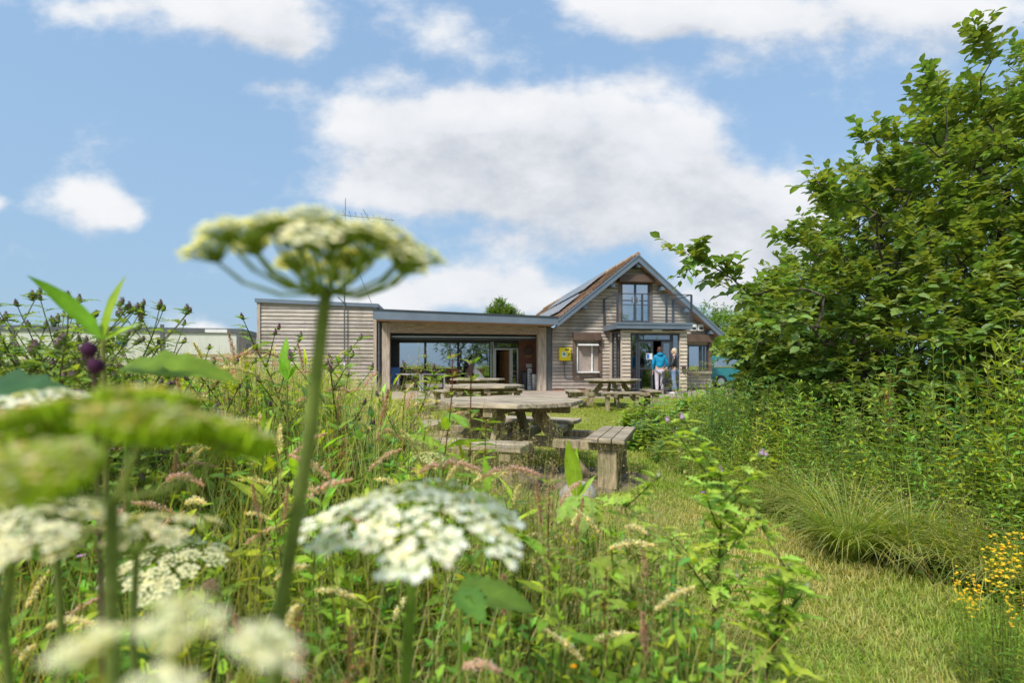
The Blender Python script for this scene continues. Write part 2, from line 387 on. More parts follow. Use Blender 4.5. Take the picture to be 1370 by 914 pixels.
# ------------------------------------------------------------------ ground
def lerp_tab(tab, x):
    xs = [a for a,_ in tab]; ys = [b for _,b in tab]; return np.interp(x, xs, ys)
XL = [(0,.4),(1.0,.46),(1.8,.57),(2.6,.62),(3.5,.48),(4.1,.1),(4.6,-.6),(6,-1.3),(8,-1.95),(12,-3.1),(17,-5.2)]
XR = [(0,2.6),(2.2,2.35),(2.6,2.15),(3.3,1.9),(4.5,1.75),(5.8,1.6),(8,1.75),(10,2.2),(12,3.0),(14.5,4.0),(17.5,5.6)]
mb = MB(); s = 900; n = 60
gx = [-s,-200,-60]+[-30+i for i in range(61)]+[60,200,s]; gy = [-s,-200,-60]+[-12+i for i in range(61)]+[70,200,s]
for j, y in enumerate(gy):
    for i, x in enumerate(gx):
        z = (.02*math.sin(x*1.3+y*.7)+.015*math.sin(y*1.9-x*.4)) if (abs(x) < 25 and -5 < y < 16) else 0
        mb.v.append((x,y,z-.012)); mb.c.append((1,1,1))
nx = len(gx)
for j in range(len(gy)-1):
    for i in range(nx-1): mb.f.append((j*nx+i, j*nx+i+1, (j+1)*nx+i+1, (j+1)*nx+i))
tag(mb.build('ground', M['ground'], smooth=True), kind='structure')
A7 = R(7.5)
OB = ray(739, 500, 22); OB.z = 0                       # left foot of the gabled front
mb = MB(); mt = Matrix.Translation(OB) @ Matrix.Rotation(A7, 4, 'Z')
mb.box(-15, 10.5, -4.6, 6, -.2, .035, mt)
tag(mb.build('patio', M['patio']), kind='structure')
mb = MB()
pts = [(math.cos(a)*(1.15+.25*math.sin(3*a+1)), math.sin(a)*(.85+.15*math.cos(2*a))) for a in [2*PI*i/28 for i in range(28)]]
nr = len(pts); mb.v = [(x*k_+.15, y*k_+5.0, z_) for (k_,z_) in ((1.0,-.045),(.86,.012),(.5,.026),(.02,.022)) for x,y in pts]; mb.c = [(1,1,1)]*len(mb.v)
mb.f = [(i*nr+k, i*nr+(k+1)%nr, (i+1)*nr+(k+1)%nr, (i+1)*nr+k) for i in range(3) for k in range(nr)]
tag(mb.build('bare_soil', M['soil']), kind='structure')

# ------------------------------------------------------------------ the building
BN = Vector((-math.sin(A7), math.cos(A7), 0)); BU = Vector((math.cos(A7), math.sin(A7), 0))
def F(px, py, v=0):                                     # photo point -> (u,z) on the building plane at depth v
    d = Vector(((px-CX)/FP, 1, (HY-py)/FP))
    t = (v+OB.dot(BN))/d.dot(BN); p = d*t
    return (p-OB).dot(BU), p.z+H
def Fu(px, v=0): return F(px, HY, v)[0]
def Fz(px, py, v=0): return F(px, py, v)[1]
bld = thing('visitor_centre', 'timber clad building with a tiled gable house, glazed porch and flat roofed cafe wing', 'building', OB, A7)

def boards(mb, left, right, z0, z1, v, holes=(), step=.15, lap=.022, front=-1):
    """lapped horizontal boards on the plane v; left(z), right(z) give the outline, holes=(u0,u1,z0,z1)"""
    z = z0
    while z < z1-.01:
        zt = min(z+step, z1)
        cuts = sorted({z, zt} | {h[i] for h in holes for i in (2,3) if z < h[i] < zt})
        k = random.uniform(.80, 1.12); col = (k, k*random.uniform(.97,1.01), k*random.uniform(.93,1.02))
        for a, b in zip(cuts, cuts[1:]):
            m = (a+b)/2; iv = [(left(a), right(a), left(b), right(b))]
            hs = sorted([h for h in holes if h[2] <= m <= h[3]])
            cur = (left(a), left(b)); segs = []
            for h in hs:
                if h[0] > cur[0]: segs.append((cur[0], h[0], cur[1], h[0]))
                cur = (max(h[1], cur[0]),)*2
            if cur[0] < right(a): segs.append((cur[0], right(a), cur[1], max(cur[1], right(b))))
            fa = (a-z)/step; fb = (b-z)/step
            ya = v+front*lap*(1-fa); yb = v+front*lap*(1-fb)
            for (l0, r0, l1, r1) in segs:
                # split long boards so joints show
                nn = max(1, int((r0-l0)/2.6))
                for q in range(nn):
                    t0, t1 = q/nn, (q+1)/nn; k2 = random.uniform(.9,1.08); c2 = tuple(c*k2 for c in col)
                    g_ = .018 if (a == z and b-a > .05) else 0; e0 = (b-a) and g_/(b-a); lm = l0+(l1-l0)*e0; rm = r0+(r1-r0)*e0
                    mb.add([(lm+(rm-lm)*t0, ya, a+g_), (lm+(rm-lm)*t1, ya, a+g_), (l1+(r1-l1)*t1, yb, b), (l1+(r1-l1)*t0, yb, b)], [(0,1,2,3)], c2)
                    if g_: mb.add([(l0+(r0-l0)*t0, ya+.012, a), (l0+(r0-l0)*t1, ya+.012, a), (lm+(rm-lm)*t1, ya+.012, a+g_), (lm+(rm-lm)*t0, ya+.012, a+g_)], [(0,1,2,3)], (.42,.4,.38))  # dark strip at the board's foot: lap shadow painted into the tint
                if a == z: mb.add([(l0, ya, a), (l0, v, a), (r0, v, a), (r0, ya, a)], [(0,1,2,3)], (.3,.3,.3))  # underside tinted dark as well, part of the painted lap shadow
        z = zt
cst = lambda x: (lambda z: x)

# --- gable house
apx = F(853.8, 343, -.5); el_ = F(743, 433, -.5); er_ = F(966, 447, -.5)
uA, zA = apx
uW0, uW1 = 0.0, Fu(951)
def rake_z(u): return zA-(uA-u)*(zA-el_[1])/(uA-el_[0]) if u < uA else zA-(u-uA)*(zA-er_[1])/(er_[0]-uA)
def gl(z):
    z = z+.16; return max(uW0, uA-(zA-z)*(uA-el_[0])/(zA-el_[1]))
def gr(z):
    z = z+.16; return min(uW1, uA+(zA-z)*(er_[0]-uA)/(zA-er_[1]))
V_P = -1.55                                            # porch front
def rect(x0, y0, x1, y1, v=0):
    a = F(x0, y1, v); b = F(x1, y0, v); return (a[0], b[0], a[1], b[1])
r_hatch = rect(769, 457, 801, 503); r_bal = rect(830.5, 379, 869, 431); r_right = rect(920, 462, 947, 497)
pu0, pu1 = Fu(831.7, V_P), Fu(919, V_P); p_top = Fz(860, 442, V_P)
r_in = (pu0+.05, pu1-.05, 0, p_top-.05)
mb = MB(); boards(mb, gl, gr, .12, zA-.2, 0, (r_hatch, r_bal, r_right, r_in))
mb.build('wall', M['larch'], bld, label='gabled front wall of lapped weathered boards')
mb = MB(); mb.box(uW0, uW1, .0, .25, 0, .12); mb.build('plinth', M['brick'], bld)
RL = 21.0
mb = MB()                                              # side and rear walls
mb.box(uW0, uW0+.12, .05, RL-1, .12, rake_z(uW0)-.2); mb.box(uW1-.12, uW1, .05, RL-1, .12, rake_z(uW1)-.2)
mb.box(uW0+.13, uW1-.13, RL-1.2, RL-1, .12, 3.0)
mb.build('side_wall', M['post'], bld)
mb = MB()                                              # upper floor and back lining so rooms are closed
mb.box(uW0+.13, uW1-.13, .06, 6, p_top+.02, p_top+.14); mb.box(uW0+.13, uW1-.13, 5.9, 6.05, .02, 3.2); mb.box(uA-1.6, uA+1.6, 3.4, 3.5, p_top+.15, zA-1.1)
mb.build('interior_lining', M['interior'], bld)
for (u0,u1,z0,z1) in (r_hatch, r_bal, r_right):
    pass
# tiled roof slopes: courses of tiles
def slope(u_top, z_top, u_bot, z_bot, v0, v1, name, nrows=26):
    mb = MB(); du = (u_bot-u_top)/nrows; dz = (z_bot-z_top)/nrows; L_ = math.hypot(du, dz); nu, nz = abs(dz)/L_*math.copysign(1, du), abs(du)/L_
    for i in range(nrows):
        n_ = 26
        for j in range(n_):
            va = v0+(v1-v0)*j/n_; vb = v0+(v1-v0)*(j+1)/n_; k = random.uniform(.75,1.2); t = .035
            a = (u_top+du*i, z_top+dz*i); b = (u_top+du*(i+1), z_top+dz*(i+1))
            mb.add([(a[0], va, a[1]), (a[0], vb, a[1]), (b[0]+nu*t, vb, b[1]+nz*t), (b[0]+nu*t, va, b[1]+nz*t), (b[0], va, b[1]), (b[0], vb, b[1])], [(0,1,2,3),(3,2,5,4)], (k,k,k))
    # deck under the tiles
    mb.add([(u_top, v0, z_top-.12), (u_top, v1, z_top-.12), (u_bot, v1, z_bot-.12), (u_bot, v0, z_bot-.12), (u_top, v0, z_top-.01), (u_top, v1, z_top-.01), (u_bot, v1, z_bot-.01), (u_bot, v0, z_bot-.01)],
           [(0,1,2,3),(0,3,7,4),(1,5,6,2),(2,6,7,3)], (.45,.4,.38))
    return mb.build(name, M['tile'], bld)
slope(uA, zA+.07, el_[0]-.05, el_[1]+.05, -.47, RL, 'roof')
slope(uA, zA+.07, er_[0]+.05, er_[1]+.05, -.47, RL, 'roof')
mb = MB()
for j in range(40): mb.tube([(uA, -.5+j*RL/40, zA+.085), (uA, -.5+(j+1)*RL/40-.015, zA+.085)], .11, 8, (random.uniform(.8,1.15),)*3)
mb.build('ridge_tiles', M['tile'], bld)
for sgn, e in ((-1, el_), (1, er_)):                    # barge boards with a second, set back fillet
    mb = MB(); dx = e[0]-uA; dz = e[1]-zA
    P = [(uA, zA), (uA+dx*1.0, zA+dz*1.0), (uA+dx*1.0, zA+dz*1.0-.21), (uA, zA-.24)]
    if sgn < 0: P = P[::-1]
    mb.prism(P, -.55, -.49); 
    P2 = [(uA, zA+.085), (uA+dx, zA+dz+.085), (uA+dx, zA+dz-.0), (uA, zA-.0)]
    if sgn < 0: P2 = P2[::-1]
    mb.prism(P2, -.58, -.52)
    mb.build('barge_board', M['zinc'], bld)
    mb = MB()
    mb.prism([(uA, zA-.16), (uA+dx*.98, zA+dz*.98-.16), (uA+dx*.98, zA+dz*.98-.20), (uA, zA-.20)][::sgn], -.48, .02)
    mb.build('soffit', M['soffit'], bld)
    mb = MB()
    mb.tube([(e[0]+sgn*.09, -.45, e[1]-.03), (e[0]+sgn*.09, RL, e[1]-.03)], .075, 8); mb.build('gutter', M['grey_trim'], bld, smooth=True)
for (zx, zy) in ((620,135),(745,252),(868,362),(992,474),(490,235),(350,345)):   # rafter ends under the verge
    px, py = 690+zx*.2625, 320+zy*.2625; u, z = F(px, py, -.3)
    mb = MB(); mb.box(u-.09, u+.09, -.46, .0, z-.09, z+.07); mb.build('purlin_end', M['zinc'], bld)
# solar arrays on the left slope
sx_ = el_[0]-uA; sz_ = el_[1]-zA; ln = math.hypot(sx_, sz_); nrm = Vector((sz_/ln, 0, -sx_/ln)); nrm = nrm if nrm.z > 0 else -nrm
def on_slope(t, v, h=.0): return Vector((uA+sx_*t, v, zA+.1+sz_*t))+nrm*h
for (t0, t1, v0, cnt) in ((.08,.38,3.0,8), (.52,.80,2.0,9)):
    for j in range(cnt):
        va = v0+j*1.06; vb = va+1.03
        mb = MB(); q = [on_slope(t0,va,.10), on_slope(t1,va,.10), on_slope(t1,vb,.10), on_slope(t0,vb,.10)]
        mb.add(q+[p+nrm*.035 for p in q], [(0,1,2,3),(7,6,5,4),(0,4,5,1),(1,5,6,2),(2,6,7,3),(3,7,4,0)])
        o = mb.build('solar_panel', M['solar'], bld)
        fr = MB()
        for a, b in ((0,1),(1,2),(2,3),(3,0)): fr.bar(q[a]+nrm*.022, q[b]+nrm*.022, .045, .05)
        fr.build('panel_frame', M['alu'], o)
# balcony door with its shutter box
def framed(r, v, name, fm, gm, nx=1, rails=(), fw=.06, parent=bld, depth=.08, label=None):
    u0,u1,z0,z1 = r; mb = MB()
    mb.box(u0,u0+fw,v-depth/2,v+depth/2,z0,z1); mb.box(u1-fw,u1,v-depth/2,v+depth/2,z0,z1)
    mb.box(u0+fw,u1-fw,v-depth/2,v+depth/2,z1-fw,z1); mb.box(u0+fw,u1-fw,v-depth/2,v+depth/2,z0,z0+fw)
    for i in range(1, nx):
        uc = u0+(u1-u0)*i/nx; mb.box(uc-fw*.6,uc+fw*.6,v-depth/2+.004,v+depth/2-.004,z0+fw,z1-fw)
    for rz in rails: mb.box(u0+fw,u1-fw,v-depth/2+.008,v+depth/2-.008,rz-fw*.35,rz+fw*.35)
    f = mb.build(name, fm, parent, label=label)
    g = MB(); g.box(u0+fw*.6,u1-fw*.6,v-.006,v+.006,z0+fw*.6,z1-fw*.6); g.build('pane', gm, f)
    return f
f = framed(r_bal, .02, 'balcony_door', M['dark_metal'], M['glass'], 2, (r_bal[2]+.95,), .075)
mb = MB()
for s_ in (-1,1): mb.box((r_bal[0]+r_bal[1])/2+s_*.11-.02,(r_bal[0]+r_bal[1])/2+s_*.11+.02,-.10,-.02,r_bal[2]+.85,r_bal[2]+1.1)
mb.build('handle', M['alu'], f)
mb = MB(); mb.box(r_bal[0]-.11,r_bal[0],-.05,.05,r_bal[2],r_bal[3]+.05); mb.box(r_bal[1],r_bal[1]+.11,-.05,.05,r_bal[2],r_bal[3]+.05)
mb.build('shutter_guide', M['brown_frame'], bld)
r = rect(828.6, 368, 875.8, 376.8, -.3); mb = MB(); mb.prism([(r[0],r[2]),(r[1],r[2]),(r[1],r[3]),(r[0],r[3])], -.32, .0); mb.build('shutter_box', M['brown_box'], bld, bevel=.02)
# serving hatch on the left
mb = MB(); u0,u1,z0,z1 = r_hatch
mb.box(u0-.10,u0+.02,-.09,.03,z0-.05,z1+.02); mb.box(u1-.02,u1+.10,-.09,.03,z0-.05,z1+.02); mb.box(u0-.10,u1+.10,-.1,.03,z0-.14,z0-.05)
f = mb.build('hatch_window', M['brown_frame'], bld)
mb = MB(); mb.box(u0+.02,u1-.02,.02,.05,z0,z1); mb.build('blind', M['blind'], f)
mb = MB(); ru = F(773,461,-.15); rv = F(800,461,-.15)
mb.add([(ru[0],-.03,ru[1]+.06),(rv[0],-.03,ru[1]+.06),(rv[0],-.30,ru[1]-.02),(ru[0],-.30,ru[1]-.02),(ru[0],-.03,ru[1]+.03),(rv[0],-.03,ru[1]+.03),(rv[0],-.30,ru[1]-.05),(ru[0],-.30,ru[1]-.05)],
       [(0,3,2,1),(4,5,6,7),(0,1,5,4),(1,2,6,5),(2,3,7,6),(3,0,4,7)])
zz = Fz(786,498,-.2)
mb.box(ru[0]-.02, rv[0]+.02, -.30, .0, zz-.03, zz+.03)
uu_ = Fu(792,-.05); mb.box(uu_-.03,uu_+.03,-.06,-.02,zz+.03,ru[1]); mb.box(ru[0]-.01,ru[0]+.03,-.06,-.02,zz+.03,ru[1])
mb.build('hatch_flap', M['white'], f)
r = rect(768, 445, 804.5, 455.5, -.25); mb = MB(); mb.box(r[0],r[1],-.27,.0,r[2],r[3]); mb.build('shutter_box', M['brown_box'], bld, bevel=.02)
# right window
f = framed((r_right[0],r_right[1]-.35,r_right[2],r_right[3]), .02, 'window', M['dark_metal'], M['glass'], 1, (), .06)
f = framed((r_right[1]-.34,r_right[1],r_right[2],r_right[3]), .02, 'window', M['dark_metal'], M['glass2'], 2, (), .05)
mb = MB(); mb.box(r_right[0]-.05,r_right[1]+.12,-.14,.04,r_right[2]-.10,r_right[2]-.0); mb.build('sill', M['post'], bld)
mb = MB(); mb.box(r_right[1],r_right[1]+.14,-.10,.04,r_right[2],r_right[3]+.1); mb.build('shutter_guide', M['brown_frame'], bld)
r = rect(920, 448, 955, 458, -.25); mb = MB(); mb.box(r[0],r[1],-.27,.0,r[2],r[3]); mb.build('shutter_box', M['brown_box'], bld, bevel=.02)
# porch: cladding piers, glazed doors, side light
fz = lambda y: Fz(875, y, V_P)
g0, g1 = Fu(843.5, V_P), Fu(909.5, V_P); gtop = fz(446)
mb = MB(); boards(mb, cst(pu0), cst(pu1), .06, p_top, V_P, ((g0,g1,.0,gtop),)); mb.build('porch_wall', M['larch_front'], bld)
mb = MB(); mb.box(pu0+.005,g0,V_P+.005,V_P+.16,.06,p_top); mb.box(g1,pu1-.005,V_P+.005,V_P+.16,.06,p_top); mb.box(g0,g1,V_P+.005,V_P+.16,gtop,p_top)
mb.box(pu1-.16,pu1-.006,V_P+.17,0,.06,p_top); mb.box(pu0+.006,pu0+.16,-.28,0,.06,p_top)
mb.build('porch_pier', M['larch_front'], bld)
def side_glass():
    mb = MB(); v0, v1 = V_P+.17, -.29
    for (a,b,c,d) in ((v0,v0+.07,.06,p_top-.1),(v1-.07,v1,.06,p_top-.1),(v0+.5,v0+.55,.06,p_top-.1)): mb.box(pu0+.01,pu0+.09,a,b,c,d)
    mb.box(pu0+.01,pu0+.09,v0,v1,p_top-.1,p_top); mb.box(pu0+.015,pu0+.085,v0,v1,.06,.13)
    f = mb.build('porch_side_window', M['dark_metal'], bld)
    g = MB(); g.box(pu0+.045,pu0+.055,v0+.02,v1-.02,.1,p_top-.05); g.build('pane', M['glass2'], f)
side_glass()
ztr = fz(456); vg = V_P+.10
for (xa, xb, yb, yt, nm) in ((843.6,852.5,521.5,446.3,'porch_window'),(898.5,909.4,521.5,446.3,'porch_window'),(852.8,898.2,456,446.3,'transom_window')):
    framed((Fu(xa,vg),Fu(xb,vg),max(.07,fz(yb)),fz(yt)-.01), vg, nm, M['dark_metal'], M['glass2'], 1, (), .055)
for k,(xa, xb) in enumerate(((853.0,873.0),(884.5,898.0))):
    u0, u1 = Fu(xa,vg), Fu(xb,vg)
    d = framed((u0,u1,.08,ztr-.02), vg-.02, 'porch_door', M['dark_metal'], M['glass2'], 1, (1.0,), .075)
    hb = MB(); hu = u1-.04 if k == 0 else u0+.04
    hb.tube([(hu,vg-.06,.75),(hu,vg-.12,.78),(hu,vg-.12,1.35),(hu,vg-.06,1.38)], .018, 6); hb.build('handle', M['white'], d)
    if k == 0:
        s1 = MB(); s1.box(u1-.30,u1-.04,vg-.075,vg-.067,1.38,1.62); so_ = s1.build('door_notice', M['white'], d)
        s2 = MB(); s2.box(u1-.285,u1-.17,vg-.079,vg-.0755,1.40,1.60)
        s2.build('door_notice', M['blue'], d, label='blue printed half of the white door notice')
# porch light, soffit lights
r = rect(872.5, 441.2, 885, 444, V_P-.06); mb = MB(); mb.box(r[0],r[1],V_P-.12,V_P-.02,r[2],r[3]); mb.build('porch_lamp', M['cream'], bld)
mb = MB(); mb.box(pu0+.2, pu1-.2, V_P+.2, 0, .0, .05); mb.build('porch_floor', M['patio'], bld)
# twin lamps and small boxes on the right
for px in (927.3, 936.5):
    u, z = F(px, 438.5, -.1); mb = MB(); mb.box(u-.13,u+.13,-.2,-.06,z-.15,z+.15); mb.box(u-.04,u+.04,-.06,-.01,z-.05,z+.05)
    o = mb.build('floodlight', M['white'], bld, bevel=.02); g = MB(); g.box(u-.09,u+.09,-.206,-.2015,z-.10,z+.02); g.build('lens', M['dark_metal'], o)
u, z = F(915,494,V_P-.05); mb = MB(); mb.box(u-.07,u+.07,V_P-.1,V_P-.02,z-.1,z+.1); mb.build('door_button', M['black'], bld)
u, z = F(885.5,384.5,-.1); mb = MB(); mb.box(u-.12,u+.12,-.25,-.01,z-.05,z+.05); mb.build('wall_lamp', M['grey_trim'], bld)
# balcony: deck, fascia, rails
V_B = V_P-.22; bu0, bu1 = Fu(826, V_B), Fu(925, V_B); zd0, zd1 = Fz(860,440,V_B), Fz(860,432.5,V_B)
mb = MB(); mb.box(bu0,bu1,V_B,-.02,zd1-.10,zd1-.02); mb.build('balcony_deck', M['soffit'], bld)
mb = MB(); mb.box(bu0-.03,bu1+.03,V_B-.05,V_B,zd0-.0,zd1); mb.box(bu0-.04,bu0,V_B,-.02,zd0,zd1); mb.box(bu1,bu1+.04,V_B,-.02,zd0,zd1)
mb.box(bu0-.05,bu1+.05,V_B-.08,V_B-.05,zd1-.06,zd1+.03)
mb.build('balcony_fascia', M['zinc'], bld)
mb = MB(); zr = Fz(870,393.5,V_B)
mb.tube([(bu0,-.02,zr),(bu0,V_B,zr),(bu1,V_B,zr),(bu1,-.02,zr)], .022, 6)
for z_ in (zd1+.35, zd1+.7, ): 
    mb.tube([(bu0,-.02,z_),(bu0,V_B,z_)], .006, 4); mb.tube([(bu1,-.02,z_),(bu1,V_B,z_)], .006, 4)
mb.build('balcony_rail', M['dark_metal'], bld)
for (u_, v_) in ((bu0,V_B),(bu1,V_B),(bu0,-.06),(bu1,-.06),(bu0+(bu1-bu0)*.66,V_B),(bu0+(bu1-bu0)*.33,V_B)):
    mb = MB(); mb.box(u_-.035,u_+.035,v_-.03,v_+.03,zd1+.005,zr-.0); mb.build('balcony_post', M['dark_metal'], bld)
g = MB(); g.box(bu0+.05,bu1-.05,V_B-.004,V_B+.004,zd1+.06,zr-.05); 
m_, nt_, out_ = new_mat('clear_balustrade_glass'); gl_ = N(nt_,'ShaderNodeBsdfGlossy',Roughness=.0); tr_ = nt_.nodes.new('ShaderNodeBsdfTransparent'); tr_.inputs[0].default_value=(.95,.97,.98,1)
mx_ = nt_.nodes.new('ShaderNodeMixShader'); mx_.inputs[0].default_value = .05; L(nt_,tr_.outputs[0],mx_.inputs[1]); L(nt_,gl_.outputs[0],mx_.inputs[2]); L(nt_,mx_.outputs[0],out_.inputs[0])
g.build('balustrade_glass', m_, bld)

# --- left block
lu0, lu1 = Fu(345,-.1), Fu(504,-.1); lz0, lz1 = Fz(345,404,-.1), Fz(504,411,-.1)
def ltop(u): return lz0+(lz1-lz0)*(u-lu0)/(lu1-lu0)
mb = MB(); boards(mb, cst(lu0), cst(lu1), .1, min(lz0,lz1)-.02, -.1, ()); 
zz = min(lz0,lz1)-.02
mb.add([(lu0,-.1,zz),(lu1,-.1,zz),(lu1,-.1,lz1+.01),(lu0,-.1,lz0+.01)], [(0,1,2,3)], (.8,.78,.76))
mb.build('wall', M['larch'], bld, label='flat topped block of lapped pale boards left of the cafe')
mb = MB(); mb.box(lu0,lu0+.1,-.09,8,0,lz0-.05); mb.box(lu1-.1,lu1,-.09,8,0,lz1-.05); mb.box(lu0+.1,lu1-.1,7.9,8,0,zz-.1)
mb.build('side_wall', M['larch'], bld)
for (a_,b_,z_) in ((lu0-.02,lu0+.1,lz0),(lu1-.12,lu1,lz1)): mb = MB(); mb.box(a_,b_,-.16,-.121,.05,z_); mb.build('corner_board', M['post'], bld)
mb = MB()
P = [(lu0-.08,lz0-.02),(lu1+.08,lz1-.02),(lu1+.08,lz1+.13),(lu0-.08,lz0+.13)]; mb.prism(P, -.22, 8.1); mb.build('flat_roof', M['zinc'], bld)
# --- cafe wing
V_F = -1.5; V_G = 2.3
c0 = F(499,414.5,V_F); c1 = F(746.5,425,V_F); b0 = F(499,427,V_F); b1 = F(746.5,434.5,V_F)
mb = MB(); mb.prism([b0,b1,c1,c0], V_F, V_F+.06); mb.build('canopy_fascia', M['zinc'], bld)
mb = MB(); up = .045
mb.prism([(c0[0]-.03,c0[1]),(c1[0]+.03,c1[1]),(c1[0]+.03,c1[1]+up),(c0[0]-.03,c0[1]+up)], V_F-.04, 9.5)
mb.build('canopy_roof', M['dark_metal'], bld)
mb = MB(); mb.prism([(b0[0],b0[1]+.04),(b1[0],b1[1]+.04),(b1[0],b1[1]+.10),(b0[0],b0[1]+.10)], V_F+.061, V_G+.2); mb.build('canopy_soffit', M['soffit'], bld)
def ctop(u): return b0[1]+(b1[1]-b0[1])*(u-b0[0])/(b1[0]-b0[0])+.035
pl0, pl1 = Fu(511,0), Fu(521.5,0); pr0, pr1 = Fu(719.5,0), Fu(731,0)
bz0 = Fz(515,445,0); bz1 = Fz(725,447.5,0)
for (a,b) in ((pl0,pl1),(pr0,pr1)):
    mb = MB(); mb.box(a,b,-.02,.32,.03,ctop((a+b)/2)-.03); mb.build('canopy_post', M['post'], bld, bevel=.012)
mb = MB(); mb.prism([(pl1,bz0),(pr0,bz1),(pr0,ctop(pr0)),(pl1,ctop(pl1))], .0, .26); mb.build('canopy_beam', M['beam'], bld)
mb = MB()                                             # bolt heads at the beam ends
for (a,b) in ((pl0+.1,pl0+1.2),(pr1-1.15,pr1-.15)):
    for i in range(7):
        for j in range(2):
            u = a+(b-a)*i/6+j*.06; z = ctop(u)-.09-j*.16
            mb.tube([(u,-.045,z),(u,.02,z)], .022, 6)
mb.build('bolt_heads', M['alu'], bld)
mb = MB(); mb.box(Fu(505.2),pl0-.03,-.02,.3,.03,ctop(pl0)-.01); mb.build('downpipe_recess', M['dark_metal'], bld)
mb = MB(); mb.tube([(Fu(507),-.06,.03),(Fu(507),-.06,ctop(pl0)-.02)], .05, 8); mb.build('downpipe', M['grey_trim'], bld)
mb = MB(); mb.box(pr1+.02,-.01,.05,.3,.03,ctop(0)-.01); mb.build('post_recess', M['grey_trim'], bld)
mb = MB(); mb.box(pl0+.05,pl0+.2,.33,V_G,.03,bz0+.2); mb.build('recess_side_wall', M['dark_metal'], bld)
mb = MB(); mb.box(Fu(524,.8),pr0+.2,.6,.85,bz1-.22,bz1-.02); mb.build('roller_shutter_box', M['dark_metal'], bld)
mb = MB(); mb.box(Fu(524,.55),pr0+.2,.52,.58,bz1-.13,bz1-.09); mb.build('shutter_rail', M['alu'], bld)
# glazing line
gt = Fz(600,457,V_G); zfl = .05
gt2 = ctop(-6)-.02
mb = MB(); mb.box(Fu(522,V_G)-.5,Fu(694,V_G),V_G-.02,V_G+.12,gt,gt2+.1); mb.build('window_head', M['dark_metal'], bld)
xs = (531,569,613,656)
for a, b in zip(xs, xs[1:]):
    framed((Fu(a,V_G)+.0,Fu(b,V_G)-.004,zfl,gt-.003), V_G+.04, 'cafe_window', M['dark_metal'], M['glass'], 1, (), .05)
framed((Fu(656,V_G)+.004,Fu(661,V_G),zfl,gt-.003), V_G+.04, 'cafe_window', M['alu'], M['glass2'], 1, (), .05)
dr = (Fu(661.2,V_G),Fu(684,V_G),zfl,Fz(670,466,V_G))
mb = MB(); mb.box(dr[0],dr[0]+.08,V_G,V_G+.09,zfl,dr[3]); mb.box(dr[1]-.08,dr[1],V_G,V_G+.09,zfl,dr[3]); mb.box(dr[0]+.08,dr[1]-.08,V_G,V_G+.09,dr[3]-.08,dr[3])
f = mb.build('cafe_doorway', M['alu'], bld)
framed((Fu(684.2,V_G),Fu(693.5,V_G),zfl,dr[3]), V_G+.05, 'cafe_window', M['alu'], M['glass2'], 1, (), .06)
framed((dr[0],Fu(693.5,V_G),dr[3]+.005,gt-.003), V_G+.05, 'transom_window', M['dark_metal'], M['glass2'], 1, (), .05)
mb = MB(); mt = Matrix.Translation((dr[1]-.1,V_G+.1,0)) @ Matrix.Rotation(R(-68),4,'Z'); mb.box(-1.0,0,0,.05,.06,dr[3]-.1,mt); mb.build('cafe_door', M['orange_wood'], bld, bevel=.01)
mb = MB(); mb.box(Fu(694,V_G),uW0,V_G-.05,V_G+.1,.03,gt2+.05); mb.build('brick_wall', M['brick'], bld)
mb = MB(); mb.box(uW0-.02,uW0-.003,.33,V_G-.06,.03,gt2); mb.build('brick_wall', M['brick'], bld)
mb = MB(); mb.box(Fu(522,V_G)-.6,Fu(531,V_G),V_G-.05,V_G+.1,.03,gt); mb.build('end_pier', M['dark_metal'], bld)
# room behind: floor, back and side walls, ceiling
mb = MB(); ua, ub = Fu(522,V_G)-.6, uW0-.15
mb.box(ua,ub,V_G+.13,9,.02,.05); mb.box(ua,ub,8.9,9,.05,gt2); mb.box(ua-.1,ua,V_G+.13,9,.05,gt2); mb.box(ub,ub+.1,V_G+.13,9,.05,gt2); mb.box(ua,ub,V_G+.13,8.9,gt2-.1,gt2-.03)
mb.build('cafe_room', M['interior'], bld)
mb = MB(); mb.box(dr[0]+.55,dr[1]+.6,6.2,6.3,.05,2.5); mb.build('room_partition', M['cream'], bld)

# ------------------------------------------------------------------ things on and around the building
def W(u, v, z=0): return OB+BU*u+BN*v+Vector((0,0,z))
u, z = F(755.3, 474, -.09)
t = thing('defibrillator_cabinet', 'yellow defibrillator cabinet on the timber wall left of the shuttered hatch', 'defibrillator', W(u,-.02,z), A7)
mb = MB(); mb.box(-.25,.25,-.20,0,-.28,.28); mb.build('cabinet', M['yellow'], t, bevel=.03)
mb = MB(); mb.box(-.15,.05,-.209,-.2025,-.13,.10); mb.build('label_plate', M['white'], t)
mb = MB(); mb.blob((-.05,-.212,.0), (.06,.004,.06), 12, 6); mb.build('heart_emblem', M['green_print'], t)
mb = MB(); mb.box(.0,.16,-.209,-.2025,.16,.22); mb.box(.14,.19,-.212,-.2025,-.06,.04); mb.build('latch', M['brown_box'], t)
mb = MB(); mb.box(-.06,.06,-.12,-.01,-.42,-.29); mb.tube([(0,-.06,-.42),(0,-.05,-.95),(.05,-.05,-1.02),(.75,-.05,-1.05)], .02, 6); mb.build('conduit', M['grey_trim'], t)
